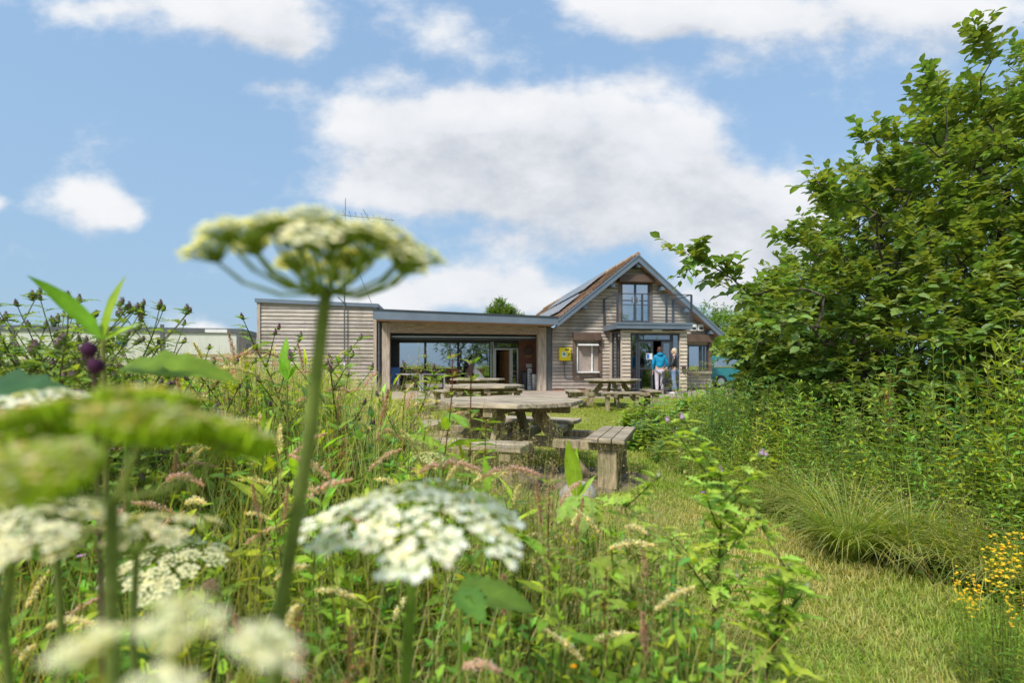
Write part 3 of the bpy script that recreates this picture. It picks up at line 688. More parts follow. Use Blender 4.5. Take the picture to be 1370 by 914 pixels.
# antenna mast
u, z = F(461, 490, -.22)
t = thing('antenna_mast', 'tall thin aerial mast with a comb of rods standing against the pale block', 'aerial', W(u,-.24,.5), A7)
zt = Fz(463,265,-.24)-.5; zy = Fz(470,290,-.24)-.5
mb = MB(); mb.tube([(0,0,.0),(0,0,zt*.55),(.04,0,zt)], [.035,.03,.012], 6); mb.build('mast', M['grey_trim'], t)
mb = MB(); mb.box(-.03,.03,-.05,-.036,.2,.75); mb.build('white_sleeve', M['white'], t)
mb = MB(); bx0, bx1 = Fu(457,-.24)-u, Fu(528,-.24)-u; mb.tube([(bx0,0,zy+.06),(bx1,0,zy-.08)], .014, 5)
for i in range(9):
    k = bx0+(bx1-bx0)*(i+.5)/9; lz = zy+.06-.14*(i+.5)/9; hh = .28-.02*i
    mb.tube([(k,-hh*1.2,lz+hh*.35),(k,hh*1.2,lz-hh*.35)], .009, 4)
mb.tube([(.75,-.1,zy+.3),(1.0,.15,zy-.22)], .012, 4)
mb.build('aerial_rods', M['dark_metal'], t)
mb = MB(); g1_ = F(475,352,-.24); g2_ = F(498,408,.2); mb.tube([(g1_[0]-u,0,g1_[1]-.5),(g2_[0]-u,.4,g2_[1]-.5)], .012, 4)
mb.tube([(0,0,zt*.62),(g1_[0]-u,0,g1_[1]-.5)], .010, 4); mb.tube([(-.25,-.05,zt*.46),(.03,0,zt*.42)], .02, 5); mb.build('stay', M['dark_metal'], t)

# seats and tables under the canopy
def slat_bench(px, D_v, label, w_=1.5):
    u = Fu(px, D_v); t = thing('slatted_bench', label, 'bench', W(u, D_v, .036), A7)
    mb = MB(); mb.box(-w_/2,w_/2,-.25,.2,.41,.44); mb.build('seat', M['wood_grey'], t)
    mb = MB()
    for i in range(13):
        x = -w_/2+.08+(w_-.16)*i/12; mb.box(x-.028,x+.028,.20,.225,.50,.86)
    mb.box(-w_/2,w_/2,.19,.24,.86,.93); mb.box(-w_/2,w_/2,.195,.235,.46,.50); mb.build('backrest', M['wood_grey'], t)
    for sx in (-1,1):
        for (y,h) in ((-.22,.62),(.20,.93)):
            mb = MB(); mb.box(sx*(w_/2-.03)-.035,sx*(w_/2-.03)+.035,y-.035,y+.035,0,h); mb.build('leg', M['wood_grey'], t)
        mb = MB(); mb.box(sx*(w_/2-.03)-.04,sx*(w_/2-.03)+.04,-.28,.2,.62,.655); mb.build('armrest', M['wood_grey'], t)
slat_bench(546, 1.45, 'grey slatted wooden bench under the canopy at the left end of the cafe window')
slat_bench(574, 1.45, 'grey slatted wooden bench under the canopy before the second cafe pane', 1.3)
def white_table(px, v, label, w_=1.1):
    t = thing('patio_table', label, 'table', W(Fu(px,v), v, .036), A7)
    mb = MB(); mb.box(-w_/2,w_/2,-.35,.35,.70,.735); mb.build('tabletop', M['white'], t)
    for sx in (-1,1):
        for sy in (-1,1):
            mb = MB(); mb.box(sx*(w_/2-.09)-.03,sx*(w_/2-.09)+.03,sy*.28-.03,sy*.28+.03,0,.70); mb.build('leg', M['white'], t)
white_table(548, .85, 'white table standing before the leftmost cafe bench')
white_table(580, .85, 'white table standing before the second cafe bench')
def chair(px, v, rz, label, mat):
    t = thing('patio_chair', label, 'chair', W(Fu(px,v), v, .036), A7+rz)
    mb = MB(); mb.box(-.23,.23,-.22,.22,.43,.47); mb.build('seat', mat, t)
    mb = MB()
    for i in range(5): x = -.18+.09*i; mb.box(x-.02,x+.02,.21,.235,.52,.88)
    mb.box(-.22,.22,.20,.245,.88,.94); mb.build('backrest', mat, t)
    for sx in (-1,1):
        for sy,h in ((-1,.43),(1,.9)):
            mb = MB(); mb.box(sx*.2-.02,sx*.2+.02,sy*.2-.02,sy*.2+.02,0,h); mb.build('leg', mat, t)
chair(602, 1.0, .5, 'red brown wooden chair left of the folded parasol', M['wood_red'])
chair(613, .6, 2.4, 'red brown wooden chair turned sideways at the middle of the cafe window', M['wood_red'])
chair(630, .9, .1, 'red brown wooden chair facing the window behind the second picnic table', M['wood_red'])
chair(641, .7, 3.0, 'red brown wooden chair with its back to the lawn beside the folded parasol', M['wood_red'])
t = thing('patio_table', 'brown wooden table among the red brown chairs', 'table', W(Fu(622,1.2),1.2,.036), A7)
mb = MB(); mb.box(-.6,.6,-.35,.35,.7,.74); mb.build('tabletop', M['wood_red'], t)
for sx in (-1,1):
    for sy in (-1,1):
        mb = MB(); mb.box(sx*.5-.03,sx*.5+.03,sy*.28-.03,sy*.28+.03,0,.7); mb.build('leg', M['wood_red'], t)
def parasol(px, v, lean, label, mat):
    t = thing('folded_parasol', label, 'parasol', W(Fu(px,v), v, .036), A7); t.rotation_euler = (0, lean, A7)
    mb = MB(); mb.tube([(0,0,0),(0,0,1.75)], .02, 6); mb.build('pole', M['grey_trim'], t)
    mb = MB(); n = 16; vs = []
    for (z_, r_) in ((.45,.12),(.7,.16),(1.1,.12),(1.5,.06),(1.72,.02)):
        for k in range(n): rr = r_*(1 if k%2 else .65); vs.append((rr*math.cos(2*PI*k/n), rr*math.sin(2*PI*k/n), z_))
    mb.add(vs, [(i*n+k,i*n+(k+1)%n,(i+1)*n+(k+1)%n,(i+1)*n+k) for i in range(4) for k in range(n)]); mb.build('canopy', mat, t)
parasol(656, .5, -.65, 'folded white parasol leaning against the chairs near the cafe door', M['canvas'])
parasol(619, .4, .35, 'folded dark parasol leaning over the red brown chairs', M['interior'])
# things at the brick wall
u, z = F(707, 469, V_G-.1); t = thing('wall_plaque', 'round dark carved plaque on the brick wall above the white notice', 'plaque', W(u,V_G-.055,z), A7)
mb = MB(); mb.tube([(0,-.05,0),(0,0,0)], .24, 20); mb.build('disc', M['brown_box'], t)
mb = MB(); mb.box(-.16,.16,-.06,-.051,-.32,-.22); mb.build('brass_strip', M['orange_wood'], t)
u, z = F(708, 489.5, V_G-.1); mb = MB(); mb.box(-.14,.14,-.015,0,-.09,.09); o = mb.build('wall_notice', M['white'], None); o.location = W(u,V_G-.055,z); o.rotation_euler = (0,0,A7)
tag(o, 'small white paper notice on the brick wall under the plaque', 'notice')
u = Fu(708.5, 1.3); t = thing('marker_post', 'slim white vertical sign with dark lettering beside the brick wall', 'sign', W(u,1.3,.036), A7)
mb = MB(); mb.box(-.09,.09,-.02,.02,0,.95); mb.build('board', M['white'], t)
mb = MB()
for i in range(6):
    z_ = .82-i*.12; mb.box(-.045,-.015,-.026,-.0215,z_-.035,z_+.035); mb.box(.01,.045,-.026,-.0215,z_-.035,z_-.01); mb.box(.01,.03,-.026,-.0215,z_+.01,z_+.035)
mb.build('lettering', M['black'], t)
def bin_(px, v, label, mat, r=.2, h=.75):
    t = thing('litter_bin', label, 'bin', W(Fu(px,v), v, .036), A7)
    mb = MB(); mb.tube([(0,0,0),(0,0,.04),(0,0,h)], [r*.8,r*.82,r], 14); mb.build('body', mat, t)
    mb = MB(); mb.tube([(0,0,h),(0,0,h+.03),(0,0,h+.1)], [r*1.06,r*1.06,r*.5], 14); mb.build('lid', M['dark_metal'], t)
bin_(702.5, 1.5, 'dark litter bin against the brick wall left of the white sign', M['dark_metal'])
bin_(716, 1.2, 'grey litter bin behind the right canopy post', M['alu'], .24, .7)
u, z = F(528, 494, .7); mb = MB(); mb.box(-.22,.22,-.02,.02,0,.75); mb.box(-.18,.18,-.026,-.021,.1,.65)
o = mb.build('blue_sign_board', M['blue']); o.location = W(u,.7,.3); o.rotation_euler = (R(-8),0,A7); tag(o, 'small blue display board at the left canopy post', 'sign')
mb = MB(); mb.box(-.2,.2,-.16,.16,0,.27)
o = mb.build('planter_box', M['wood_grey']); o.location = W(u,.7,.036); o.rotation_euler = (0,0,A7); tag(o, 'low grey wooden box under the blue display board', 'box')

# ------------------------------------------------------------------ cabin and pallet fence at left
t = thing('portable_cabin', 'long cream portable cabin with dark roof trim beyond the pallet fence', 'cabin', ray(322,490,26)*1.0, R(14)); t.location.z = 0
cz = 1.1+50*26/685
mb = MB(); mb.box(-16,0,0,3.2,.25,cz-.25); mb.build('wall', M['cream'], t)
mb = MB(); mb.box(-16.05,.08,-.07,3.25,cz-.25,cz); mb.build('roof_trim', M['grey_trim'], t)
for x in (-16,-9.6,-3.5,-.1): mb = MB(); mb.box(x-.08,x+.08,-.06,0,.1,cz-.25 if x != -3.5 else cz+.15); mb.build('corner_post', M['grey_trim'], t)
mb = MB(); mb.box(-16,0,.0,3.2,0,.25); mb.build('base', M['grey_trim'], t)
mb = MB(); mb.box(-1.6,-.6,-.085,-.072,cz-.22,cz-.05); mb.build('name_plate', M['white'], t)
mb = MB(); mb.box(-5.6,-5.0,-.01,-.002,cz-.95,cz-.7); mb.build('logo_patch', M['blue'], t)
mb = MB(); mb.box(.002,.04,1.0,1.9,.3,2.3); mb.build('cabin_door', M['dark_metal'], t)
mb = MB(); mb.box(.0,.03,.0,3.2,.25,cz-.25); mb.build('end_panel', M['blind'], t)
M['fence'] = simple('pallet_wood', (.42,.31,.18), .85, var=.3, nscale=4, vcol=True)
def pallet(px, D, w_, label, h=1.15):
    p = ray(px,490,D); t = thing('pallet_fence_panel', label, 'fence', (p.x,p.y,0), R(5))
    z_ = .12; 
    mb = MB()
    while z_ < h:
        k = random.uniform(.7,1.2); mb.box(-w_/2,w_/2,-.05,-.025,z_,z_+.10,None,(k,k,k)); z_ += .155
    mb.build('slats', M['fence'], t)
    for x in (-w_/2+.05,0,w_/2-.05):
        mb = MB(); mb.box(x-.045,x+.045,-.024,.06,0,h+.03); mb.build('post', M['fence'], t)
pallet(232, 16, 1.9, 'pale slatted pallet fence panel, leftmost of the row before the cream cabin')
pallet(285, 15.6, 1.3, 'newer yellow slatted pallet panel right of the leftmost one', 1.4)
pallet(322, 15.2, .9, 'narrow slatted pallet panel beside the timber block', 1.45)

# ------------------------------------------------------------------ picnic tables
def octa(r, rot=0): return [(r*math.cos(R(22.5+45*i)+rot), r*math.sin(R(22.5+45*i)+rot)) for i in range(8)]
def make_picnic():
    t = thing('picnic_table', '', 'picnic table')
    Rr = .765; mb = MB(); ap = Rr*math.cos(R(22.5)); nb = 9; wd = 2*ap/nb
    for i in range(nb):                              # planks clipped to the octagon
        y0 = -ap+wd*i+.006; y1 = -ap+wd*(i+1)-.006
        def half(y):
            y = abs(y); c = Rr*math.sin(R(22.5)); return ap if y <= c else ap-(y-c)
        k = random.uniform(.78,1.15); dz = random.uniform(-.003,.003)
        ys = [y0,y1]; mid = sorted([y for y in (-Rr*math.sin(R(22.5)), Rr*math.sin(R(22.5))) if y0 < y < y1]); yy = [y0]+mid+[y1]
        pts = [(half(y),y) for y in yy]+[(-half(y),y) for y in reversed(yy)]
        mb.hprism(pts, .722+dz, .765+dz, None, (k,k*.98,k*.95))
    mb.build('tabletop', M['picnic'], t, bevel=.006)
    mb = MB(); mb.box(-.045,.045,-.66,.66,.64,.72); mb.box(-.62,-.05,-.045,.045,.64,.72); mb.box(.05,.62,-.045,.045,.64,.72); mb.build('top_bearer', M['picnic_leg'], t)
    for q in range(4):                               # four sides: seat, its two bearers, legs
        mt = Matrix.Rotation(q*PI/2, 4, 'Z')
        mb = MB()
        for i in range(3):
            y0 = -1.22+i*.118; k = random.uniform(.8,1.15); x_ = .50+.055*0
            mb.hprism([(-x_,y0),(x_,y0),(x_-.03*(i==2),y0+.11),(-x_+.03*(i==2),y0+.11)], .425, .468, mt, (k,k*.98,k*.95))
        mb.build('seat', M['picnic'], t, bevel=.006)
        for sx in (-1,1):
            mb = MB(); mb.box(sx*.36-.042,sx*.36+.042,-1.14,-.97,0,.345,mt); mb.build('leg', M['picnic_leg'], t, bevel=.006)
        for sx in (-1,1): mb = MB(); mb.box(sx*.36-.05,sx*.36+.05,-1.20,-.55,.348,.424,mt); mb.build('seat_bearer', M['picnic_leg'], t, bevel=.005)
    for q in range(4):                               # splayed inner legs
        mt = Matrix.Rotation(q*PI/2+PI/4*0, 4, 'Z'); mb = MB()
        a = mt @ Vector((0,-.28,.64)); b = mt @ Vector((0,-.78,.0)); mb.bar(a, b, .055, .13); mb.build('table_leg', M['picnic_leg'], t)
    mb = MB(); mb.box(-.045,.045,-1.0,1.0,.30,.40); mb.box(-1.0,-.05,-.045,.045,.295,.395); mb.box(.05,1.0,-.045,.045,.295,.395); mb.build('cross_beam', M['picnic_leg'], t)
    return t
pt = make_picnic()
G_ = 'octagonal wooden picnic tables on the lawn'
for i, (X, D, rz, lab, sc_) in enumerate((
    (-.01, 5.28, -19, 'weathered octagonal picnic table with attached benches, nearest of them, on bare soil', .99),
    (-.52, 9.4, 8, 'octagonal picnic table with attached benches right behind the nearest one', 1.0),
    (-.95, 14.2, 30, 'octagonal picnic table in line with the cafe door, mostly hidden by two nearer tables', 1.0),
    (2.68, 13.7, 2, 'mossy octagonal picnic table with attached benches in front of the hatch and porch', 1.0))):
    o = pt if i == 0 else copy_tree(pt)
    o.location = (X, D, .0 if i == 0 else -.01); o.rotation_euler = (0,0,R(rz)); o.scale = (sc_,)*3
    tag(o, lab, 'picnic table', G_)

# ------------------------------------------------------------------ people
M['skin'] = simple('skin', (.52,.33,.25), .55, var=.06)
M['hair_auburn'] = simple('auburn_hair', (.10,.035,.02), .6, var=.3, nscale=40)
M['hair_blonde'] = simple('pale_blonde_hair', (.62,.50,.34), .6, var=.2, nscale=40)
M['jacket_blue'] = simple('blue_jacket', (.0,.23,.42), .6, var=.22, nscale=7, bmp=.6)
M['jacket_black'] = simple('black_jacket', (.022,.022,.03), .5, var=.3, nscale=9, bmp=.8)
M['trousers_pale'] = simple('pale_lilac_trousers', (.50,.45,.50), .8, var=.12, nscale=8, bmp=.4)
M['jeans'] = simple('faded_jeans', (.17,.24,.37), .85, var=.2, nscale=9, bmp=.4)
M['shoe'] = simple('pale_shoe', (.55,.53,.5), .7, var=.1)
def skin(name, joints, edges, mat, parent, sub=2):
    me = bpy.data.meshes.new(name); me.from_pydata([j[0] for j in joints], edges, []); me.materials.append(mat)
    o = bpy.data.objects.new(name, me); C.objects.link(o); o.parent = parent
    o.modifiers.new('skin','SKIN'); sv = me.skin_vertices
    if not sv:
        bpy.context.view_layer.objects.active = o
    for i, j in enumerate(joints):
        r_ = j[1]; r_ = r_ if isinstance(r_, tuple) else (r_, r_)
        me.skin_vertices[0].data[i].radius = r_
    me.skin_vertices[0].data[0].use_root = True
    ss = o.modifiers.new('sub','SUBSURF'); ss.levels = sub; ss.render_levels = sub
    return o
def hand_chain(J, E, wrist, d, fwd, s=1):
    """palm and five bent fingers added to a skeleton; d points down the hand"""
    d = Vector(d).normalized(); f = Vector(fwd).normalized(); w_ = d.cross(f).normalized()
    p = Vector(J[wrist][0]); J.append((tuple(p+d*.05), (.026,.035))); palm = len(J)-1; E.append((wrist, palm))
    for k, (off, ln) in enumerate(((-.03,.065),(-.01,.075),(.01,.07),(.03,.055))):
        a = p+d*.09+f*off; b = a+d*ln*.55; c = b+d*ln*.4+w_*s*.015
        J.append((tuple(a), .0095)); J.append((tuple(b), .0085)); J.append((tuple(c), .007)); n_ = len(J)
        E += [(palm, n_-3), (n_-3, n_-2), (n_-2, n_-1)]
    a = p+d*.035-f*.04; b = a+d*.035-f*.015
    J.append((tuple(a), .012)); J.append((tuple(b), .009)); E += [(palm, len(J)-2), (len(J)-2, len(J)-1)]
def person(loc, rz, label, jacket, trousers, hair, armR, armL, hood=False, headturn=0, scale=1.0, stride=.06):
    t = thing('person', label, 'person', loc, rz); t.scale = (scale,)*3
    # front of the figure is -y
    J = [((0,0,.95),(.15,.11)), ((0,.0,1.15),(.13,.10)), ((0,.01,1.36),(.16,.10)), ((0,.0,1.47),(.055,.055)), ((0,-.01,1.55),(.05,.052))]
    E = [(0,1),(1,2),(2,3),(3,4)]
    for s in (-1,1):
        n_ = len(J); sy = stride*s
        J += [((s*.095,0,.88),.085), ((s*.10,-.02+sy*.5,.50),.058), ((s*.105,.02+sy,.10),.04), ((s*.105,.03+sy,.045),.036), ((s*.12,-.12+sy,.035),.034)]
        E += [(0,n_),(n_,n_+1),(n_+1,n_+2),(n_+2,n_+3),(n_+3,n_+4)]
    for s, arm in ((-1,armL),(1,armR)):
        n_ = len(J); J += [((s*.18,.01,1.38),.055), (arm[0],.042), (arm[1],.03)]
        E += [(2,n_),(n_,n_+1),(n_+1,n_+2)]; dd = Vector(arm[1])-Vector(arm[0]); hand_chain(J, E, n_+2, dd, (0,-1,0), -s)
    skin('body', J, E, M['skin'], t)
    # head
    ht = Matrix.Translation((0,-.015,1.62)) @ Matrix.Rotation(headturn,4,'Z')
    mb = MB(); mb.blob((0,0,0),(.073,.092,.112),14,10); mb.blob((0,-.035,-.06),(.05,.055,.05),10,7); mb.blob((0,-.094,-.012),(.012,.018,.022),8,6)
    for s in (-1,1): mb.blob((s*.074,.0,-.005),(.012,.02,.03),8,6)
    mb.v = [tuple(ht @ Vector(v)) for v in mb.v]; mb.build('head', M['skin'], t, smooth=True)
    mb = MB()
    for s in (-1,1): mb.blob((s*.028,-.083,.01),(.010,.008,.006),8,6)
    mb.box(-.022,.022,-.092,-.082,-.055,-.049); mb.v = [tuple(ht @ Vector(v)) for v in mb.v]; mb.build('face_features', M['brown_box'], t)
    mb = MB(); mb.blob((0,.02,.028),(.086,.095,.105),14,10); mb.blob((0,.055,-.04),(.07,.055,.075),12,8); mb.blob((.03,.03,.08),(.05,.06,.05),8,6)
    mb.v = [tuple(ht @ Vector(v)) for v in mb.v]; mb.build('hair', hair, t, smooth=True)
    JJ = [((0,0,.93),(.185,.145)), ((0,0,1.12),(.165,.135)), ((0,.0,1.34),(.185,.125)), ((0,.0,1.47),(.075,.075))]
    EE = [(0,1),(1,2),(2,3)]
    for s, arm in ((-1,armL),(1,armR)):
        n_ = len(JJ); a = Vector(arm[0]); b = Vector(arm[1]); JJ += [((s*.175,.01,1.38),.08), (arm[0],.064), (tuple(a.lerp(b,.93)),.05)]
        EE += [(2,n_),(n_,n_+1),(n_+1,n_+2)]
    skin('jacket', JJ, EE, jacket, t)
    if hood:
        mb = MB(); mb.blob((0,.075,1.47),(.12,.085,.075),12,8); mb.build('hood', jacket, t, smooth=True)
    TJ = [((0,0,.93),(.165,.12))]; TE = []
    for s in (-1,1):
        n_ = len(TJ); sy = stride*s; TJ += [((s*.095,0,.84),(.10,.105)), ((s*.10,-.02+sy*.5,.50),.078), ((s*.105,.02+sy,.12),.062)]
        TE += [(0,n_),(n_,n_+1),(n_+1,n_+2)]
    skin('trousers', TJ, TE, trousers, t)
    for s in (-1,1):
        mb = MB(); sy = stride*s; mb.blob((s*.112,-.04+sy,.04),(.05,.135,.045),10,7); mb.blob((s*.106,.02+sy,.07),(.045,.055,.05),8,6); mb.build('shoe', M['shoe'], t, smooth=True)
    return t
pA = ray(882.5,490,19.6); pB = ray(902,490,19.3)
person((pA.x,pA.y,.036), R(180-6), 'person seen from behind in a bright blue hooded jacket and pale trousers', M['jacket_blue'], M['trousers_pale'], M['hair_auburn'],
       ((.24,.02,1.12),(.23,-.08,.88)), ((-.26,.03,1.12),(-.36,-.02,.90)), hood=True, scale=1.03)
person((pB.x,pB.y,.036), R(-118), 'person with pale blonde hair in a black jacket and faded jeans, beside the blue jacket', M['jacket_black'], M['jeans'], M['hair_blonde'],
       ((.25,-.02,1.14),(.22,-.22,1.0)), ((-.25,.0,1.14),(-.22,-.2,.98)), headturn=R(10), scale=1.0)
t = thing('walking_frame', 'small dark wheeled walker held between the two people', 'walker', (ray(893,490,19.4).x,19.4,.036), R(10))
mb = MB()
for s in (-1,1): mb.tube([(s*.2,-.2,.08),(s*.19,.0,.85),(s*.19,.12,.9)], .014, 6); mb.tube([(s*.2,.22,.08),(s*.19,.0,.6)], .012, 6)
mb.tube([(-.19,0,.6),(.19,0,.6)], .012, 6); mb.build('frame', M['dark_metal'], t)
mb = MB(); mb.box(-.16,.16,-.1,.12,.36,.58); mb.build('bag', M['black'], t, bevel=.03)
for s in (-1,1):
    for y in (-.2,.22): mb = MB(); mb.tube([(s*.2-.015,y,.08),(s*.2+.015,y,.08)], .08, 12); mb.build('wheel', M['black'], t)

# teal van behind the shrubs at the right of the house
p = ray(967,490,26); t = thing('parked_van', 'teal vehicle half hidden by the shrubs right of the house', 'vehicle', (p.x+.4,26,0), R(8))
mb = MB(); mb.prism([(-1.6,.35),(1.8,.35),(1.85,.9),(1.3,1.0),(.9,1.5),(.6,1.6),(-1.5,1.6),(-1.62,1.3)], -.85, .85); mb.build('body', M['teal'], t, bevel=.06)
mb = MB(); mb.prism([(.1,1.02),(1.1,1.02),(.85,1.42),(.1,1.45)], -.866, -.852); mb.prism([(-1.4,1.02),(.0,1.02),(.0,1.45),(-1.35,1.45)], -.866, -.852); mb.build('side_window', M['glass'], t)
for x in (-1.05,1.15):
    mb = MB(); mb.tube([(x,-.9,.33),(x,-.68,.33)], .33, 18); wl = mb.build('wheel', M['black'], t); mb = MB(); mb.tube([(x,-.91,.33),(x,-.902,.33)], .18, 14); mb.build('rim', M['alu'], wl)

#==VEG==
GREEN = (.135,.215,.032); YGREEN = (.22,.29,.04); DGREEN = (.06,.115,.025)
T_herb = leaf_tpl(.42, 3, .25, .22, .4)
T_ser = leaf_tpl(.5, 6, .3, .3, .38, serr=.25)
T_willow = leaf_tpl(.66, 3, .3, .15, .45, wave=.01)
T_lance = leaf_tpl(.2, 5, .3, .25, .4, wave=.012)
T_spiny = leaf_tpl(.42, 10, .35, .3, .45, serr=.62, wave=.03)
T_big = leaf_tpl(.62, 10, .18, .3, .42, serr=.22, wave=.02)
T_chip = (np.array([[0,0,0],[.5,.5,.1],[1,0,0],[.5,-.5,.1]],float), np.array([[0,1,2],[0,2,3]]), np.ones((4,3)))
T_petal = (np.array([[0,0,0],[.55,.34,.05],[.95,.26,.0],[.8,0,-.02],[.95,-.26,0],[.55,-.34,.05]],float), np.array([[0,1,3],[1,2,3],[0,3,5],[5,3,4]]), np.ones((6,3)))
def rad(n): return U(0, 2*PI, n)

# ---------------------------------------------------------------- stuff: lawn
acc = Acc()
def in_lawn(x, y): return (x > lerp_tab(XL, y)-.12) & (x < lerp_tab(XR, y)+.15)
def lawn_pts(n, y0, y1, p=1.0):
    y = y0*(y1/y0)**U(0,1,n)**p; x = U(-5.4,5.8,n); k = in_lawn(x, y) & (np.abs(x) < y*1.08+.2); k &= ~((np.hypot((x-.15)/1.1, (y-5)/.8) < 1) & (U(0,1,n) < .8))
    return np.stack([x[k],y[k],np.full(k.sum(),-.01)],1)
P = lawn_pts(330000, 1.6, 6.5); n = len(P)
def fld(x, y, a=1.7, b=2.3): return np.sin(x*a+1.3*np.sin(y*b*.7))*np.cos(y*b+.8*np.sin(x*a*1.3))
dry = np.clip(.27+.38*fld(P[:,0]*1.6,P[:,1]*1.2)+.22*fld(P[:,0]*5,P[:,1]*4)+U(-.35,.35,n)+.5*np.exp(-((P[:,0]-1.55)/.4)**2-((P[:,1]-2.9)/.7)**2), 0, 1)[:,None]
K = cols(n, (.26,.39,.05), .3)*(1-dry)+cols(n, (.58,.50,.22), .25, .1)*dry
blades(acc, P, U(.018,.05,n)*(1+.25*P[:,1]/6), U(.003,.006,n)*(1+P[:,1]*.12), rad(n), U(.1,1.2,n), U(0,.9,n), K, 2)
P = lawn_pts(90000, 6.2, 17.3, .8); n = len(P); dry = np.clip(.4+.35*fld(P[:,0]*.9,P[:,1]*.7)+U(-.3,.3,n), 0, 1)[:,None]
K = cols(n, (.30,.39,.055), .25)*(1-dry)+cols(n, (.50,.45,.15), .2, .1)*dry
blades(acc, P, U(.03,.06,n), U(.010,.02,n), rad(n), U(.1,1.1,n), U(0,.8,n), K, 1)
tag(acc.build('lawn_grass', M['grass']), 'short mown lawn grass with dry straw patches along the path', 'grass', kind='stuff')

# ---------------------------------------------------------------- stuff: meadow and bank
YT_L = [(-400,480),(0,470),(150,475),(250,478),(330,468),(420,480),(520,518),(590,585),(660,640),(760,660),(850,690),(920,735),(1000,790),(1050,800),(1400,860)]
YT_R = [(600,590),(840,575),(870,560),(930,515),(1000,505),(1100,520),(1180,490),(1260,455),(1330,440),(1700,420)]
def pxof(x, y): return CX+x/y*FP
def top_left(x, y):
    z = H-(lerp_tab(YT_L, pxof(x,y))-HY)/FP*y
    return np.clip(np.minimum(z, .26+.35*y), .05, 1.32)
def top_right(x, y):
    z = H-(lerp_tab(YT_R, pxof(x,y))-HY)/FP*y
    return np.clip(np.minimum(z, .16+1.15*(x-lerp_tab(XR,y))), .05, 1.55)
def pts_left(n, y0=.62, y1=13.5):
    y = y0+(y1-y0)*U(0,1,n)**1.35; x = -1.12*y-.4+U(0,1,n)*(lerp_tab(XL,y)+1.12*y+.4)
    x += 0; return x, y
def pts_right(n, y0=1.75, y1=15):
    y = y0+(y1-y0)*U(0,1,n)**1.3; xr = lerp_tab(XR,y); x = xr+U(0,1,n)**1.2*(1.12*y+1.2-xr); k = x > xr; return x[k], y[k]
def do_blades(acc, x, y, top, base, var, wscale=1, lo=.45, tip=(.42,.33,.16)):
    n = len(x); h = top*U(lo,1.05,n)
    P = np.stack([x,y,np.zeros(n)],1); f = fld(x*1.1,y*.9)[:,None]
    K = cols(n, base, var, .25)*(1+.18*f); dr = (U(0,1,n) < .14)[:,None]; K = np.where(dr, cols(n, (.40,.32,.15), .2), K)
    tipc = np.where(U(0,1,n)[:,None] < .35, np.array([tip]), K)
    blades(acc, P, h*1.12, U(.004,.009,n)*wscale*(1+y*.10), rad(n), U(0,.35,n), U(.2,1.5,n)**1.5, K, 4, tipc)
acc = Acc()
x, y = pts_left(15000); do_blades(acc, x, y, top_left(x,y)*(.82+.18*fld(x,y)), (.28,.37,.055), .3)
# finer pale flowering grass haze
x, y = pts_left(17000, .7); do_blades(acc, x, y, top_left(x,y)*1.0, (.46,.46,.17), .25, .5, .75, (.50,.36,.24))
x, y = pts_left(9000, .6, 4.5); do_blades(acc, x, y, top_left(x,y)*.7, (.28,.42,.05), .3, .8, .3)
tag(acc.build('meadow_grass', M['grass']), 'tall uncut green and straw coloured meadow grass left of the mown path', 'grass', kind='stuff')
def lump(x, y): return .68+.32*np.sin(x*2.1+1.7*np.sin(y*1.3))*np.cos(y*1.9+1.1*np.sin(x*1.4))
acc = Acc()
x, y = pts_right(15000); do_blades(acc, x, y, top_right(x,y)*.82*lump(x,y), (.27,.37,.06), .3, 1.0, .4)
x, y = pts_right(9000, 1.75, 6); k = x < lerp_tab(XR,y)+.8; x, y = x[k], y[k]; n = len(x)
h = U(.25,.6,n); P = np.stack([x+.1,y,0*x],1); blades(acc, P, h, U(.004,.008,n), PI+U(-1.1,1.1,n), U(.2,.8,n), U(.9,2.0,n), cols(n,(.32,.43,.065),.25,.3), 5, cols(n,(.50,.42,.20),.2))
tag(acc.build('bank_grass', M['grass']), 'long arching grass on the overgrown bank right of the mown path', 'grass', kind='stuff')

def shoots(acc, x, y, h, leaf, tpl, base, var=.22, per=11, stemcol=(.16,.2,.05), start=.15, pair=True, el=(-.1,.7), z0=0):
    """leafy shoots: stems with whorled leaves"""
    n = len(x); az = rad(n); lean = U(0,.3,n); top = np.stack([x+np.cos(az)*np.sin(lean)*h, y+np.sin(az)*np.sin(lean)*h, z0+h*np.cos(lean*.6)],1)
    bot = np.stack([x,y,np.zeros(n)+z0],1)
    tubes(acc, bot, top, .004, .0018, np.array(stemcol), 4)
    ck = cols(n, base, var, .3); pf = fld(x*1.35+2,y*1.1+1)[:,None]; ck = ck*(1+.16*pf)*np.where(pf > .25, np.array([[1.1,1.0,.8]]), np.where(pf < -.3, np.array([[.74,.82,1.25]]), 1.))
    A0 = rad(n)
    for k in range(per):
        t = start+(1-start)*(k+.5)/per+U(-.02,.02,n); p = bot+(top-bot)*t[:,None]
        for q in range(2 if pair else 1):
            a = A0+k*(1.57 if pair else 2.4)+q*PI+U(-.4,.4,n)
            s_ = leaf*(1.15-.55*t)*U(.7,1.25,n)*np.clip(h/.55,.55,1.4)
            e_ = U(el[0],el[1],n)+.5*(t > .85)
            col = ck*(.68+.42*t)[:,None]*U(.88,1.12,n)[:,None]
            acc.many(tpl, frames(a, e_, U(-.4,.4,n), s_, s_, s_), p, col)
acc = Acc()
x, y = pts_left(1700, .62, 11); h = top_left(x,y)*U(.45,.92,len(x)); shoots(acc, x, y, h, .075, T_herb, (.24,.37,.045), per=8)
x, y = pts_left(900, .62, 4); h = top_left(x,y)*U(.5,.95,len(x)); shoots(acc, x, y, h, .05, T_ser, (.26,.41,.045), per=9, start=.3)
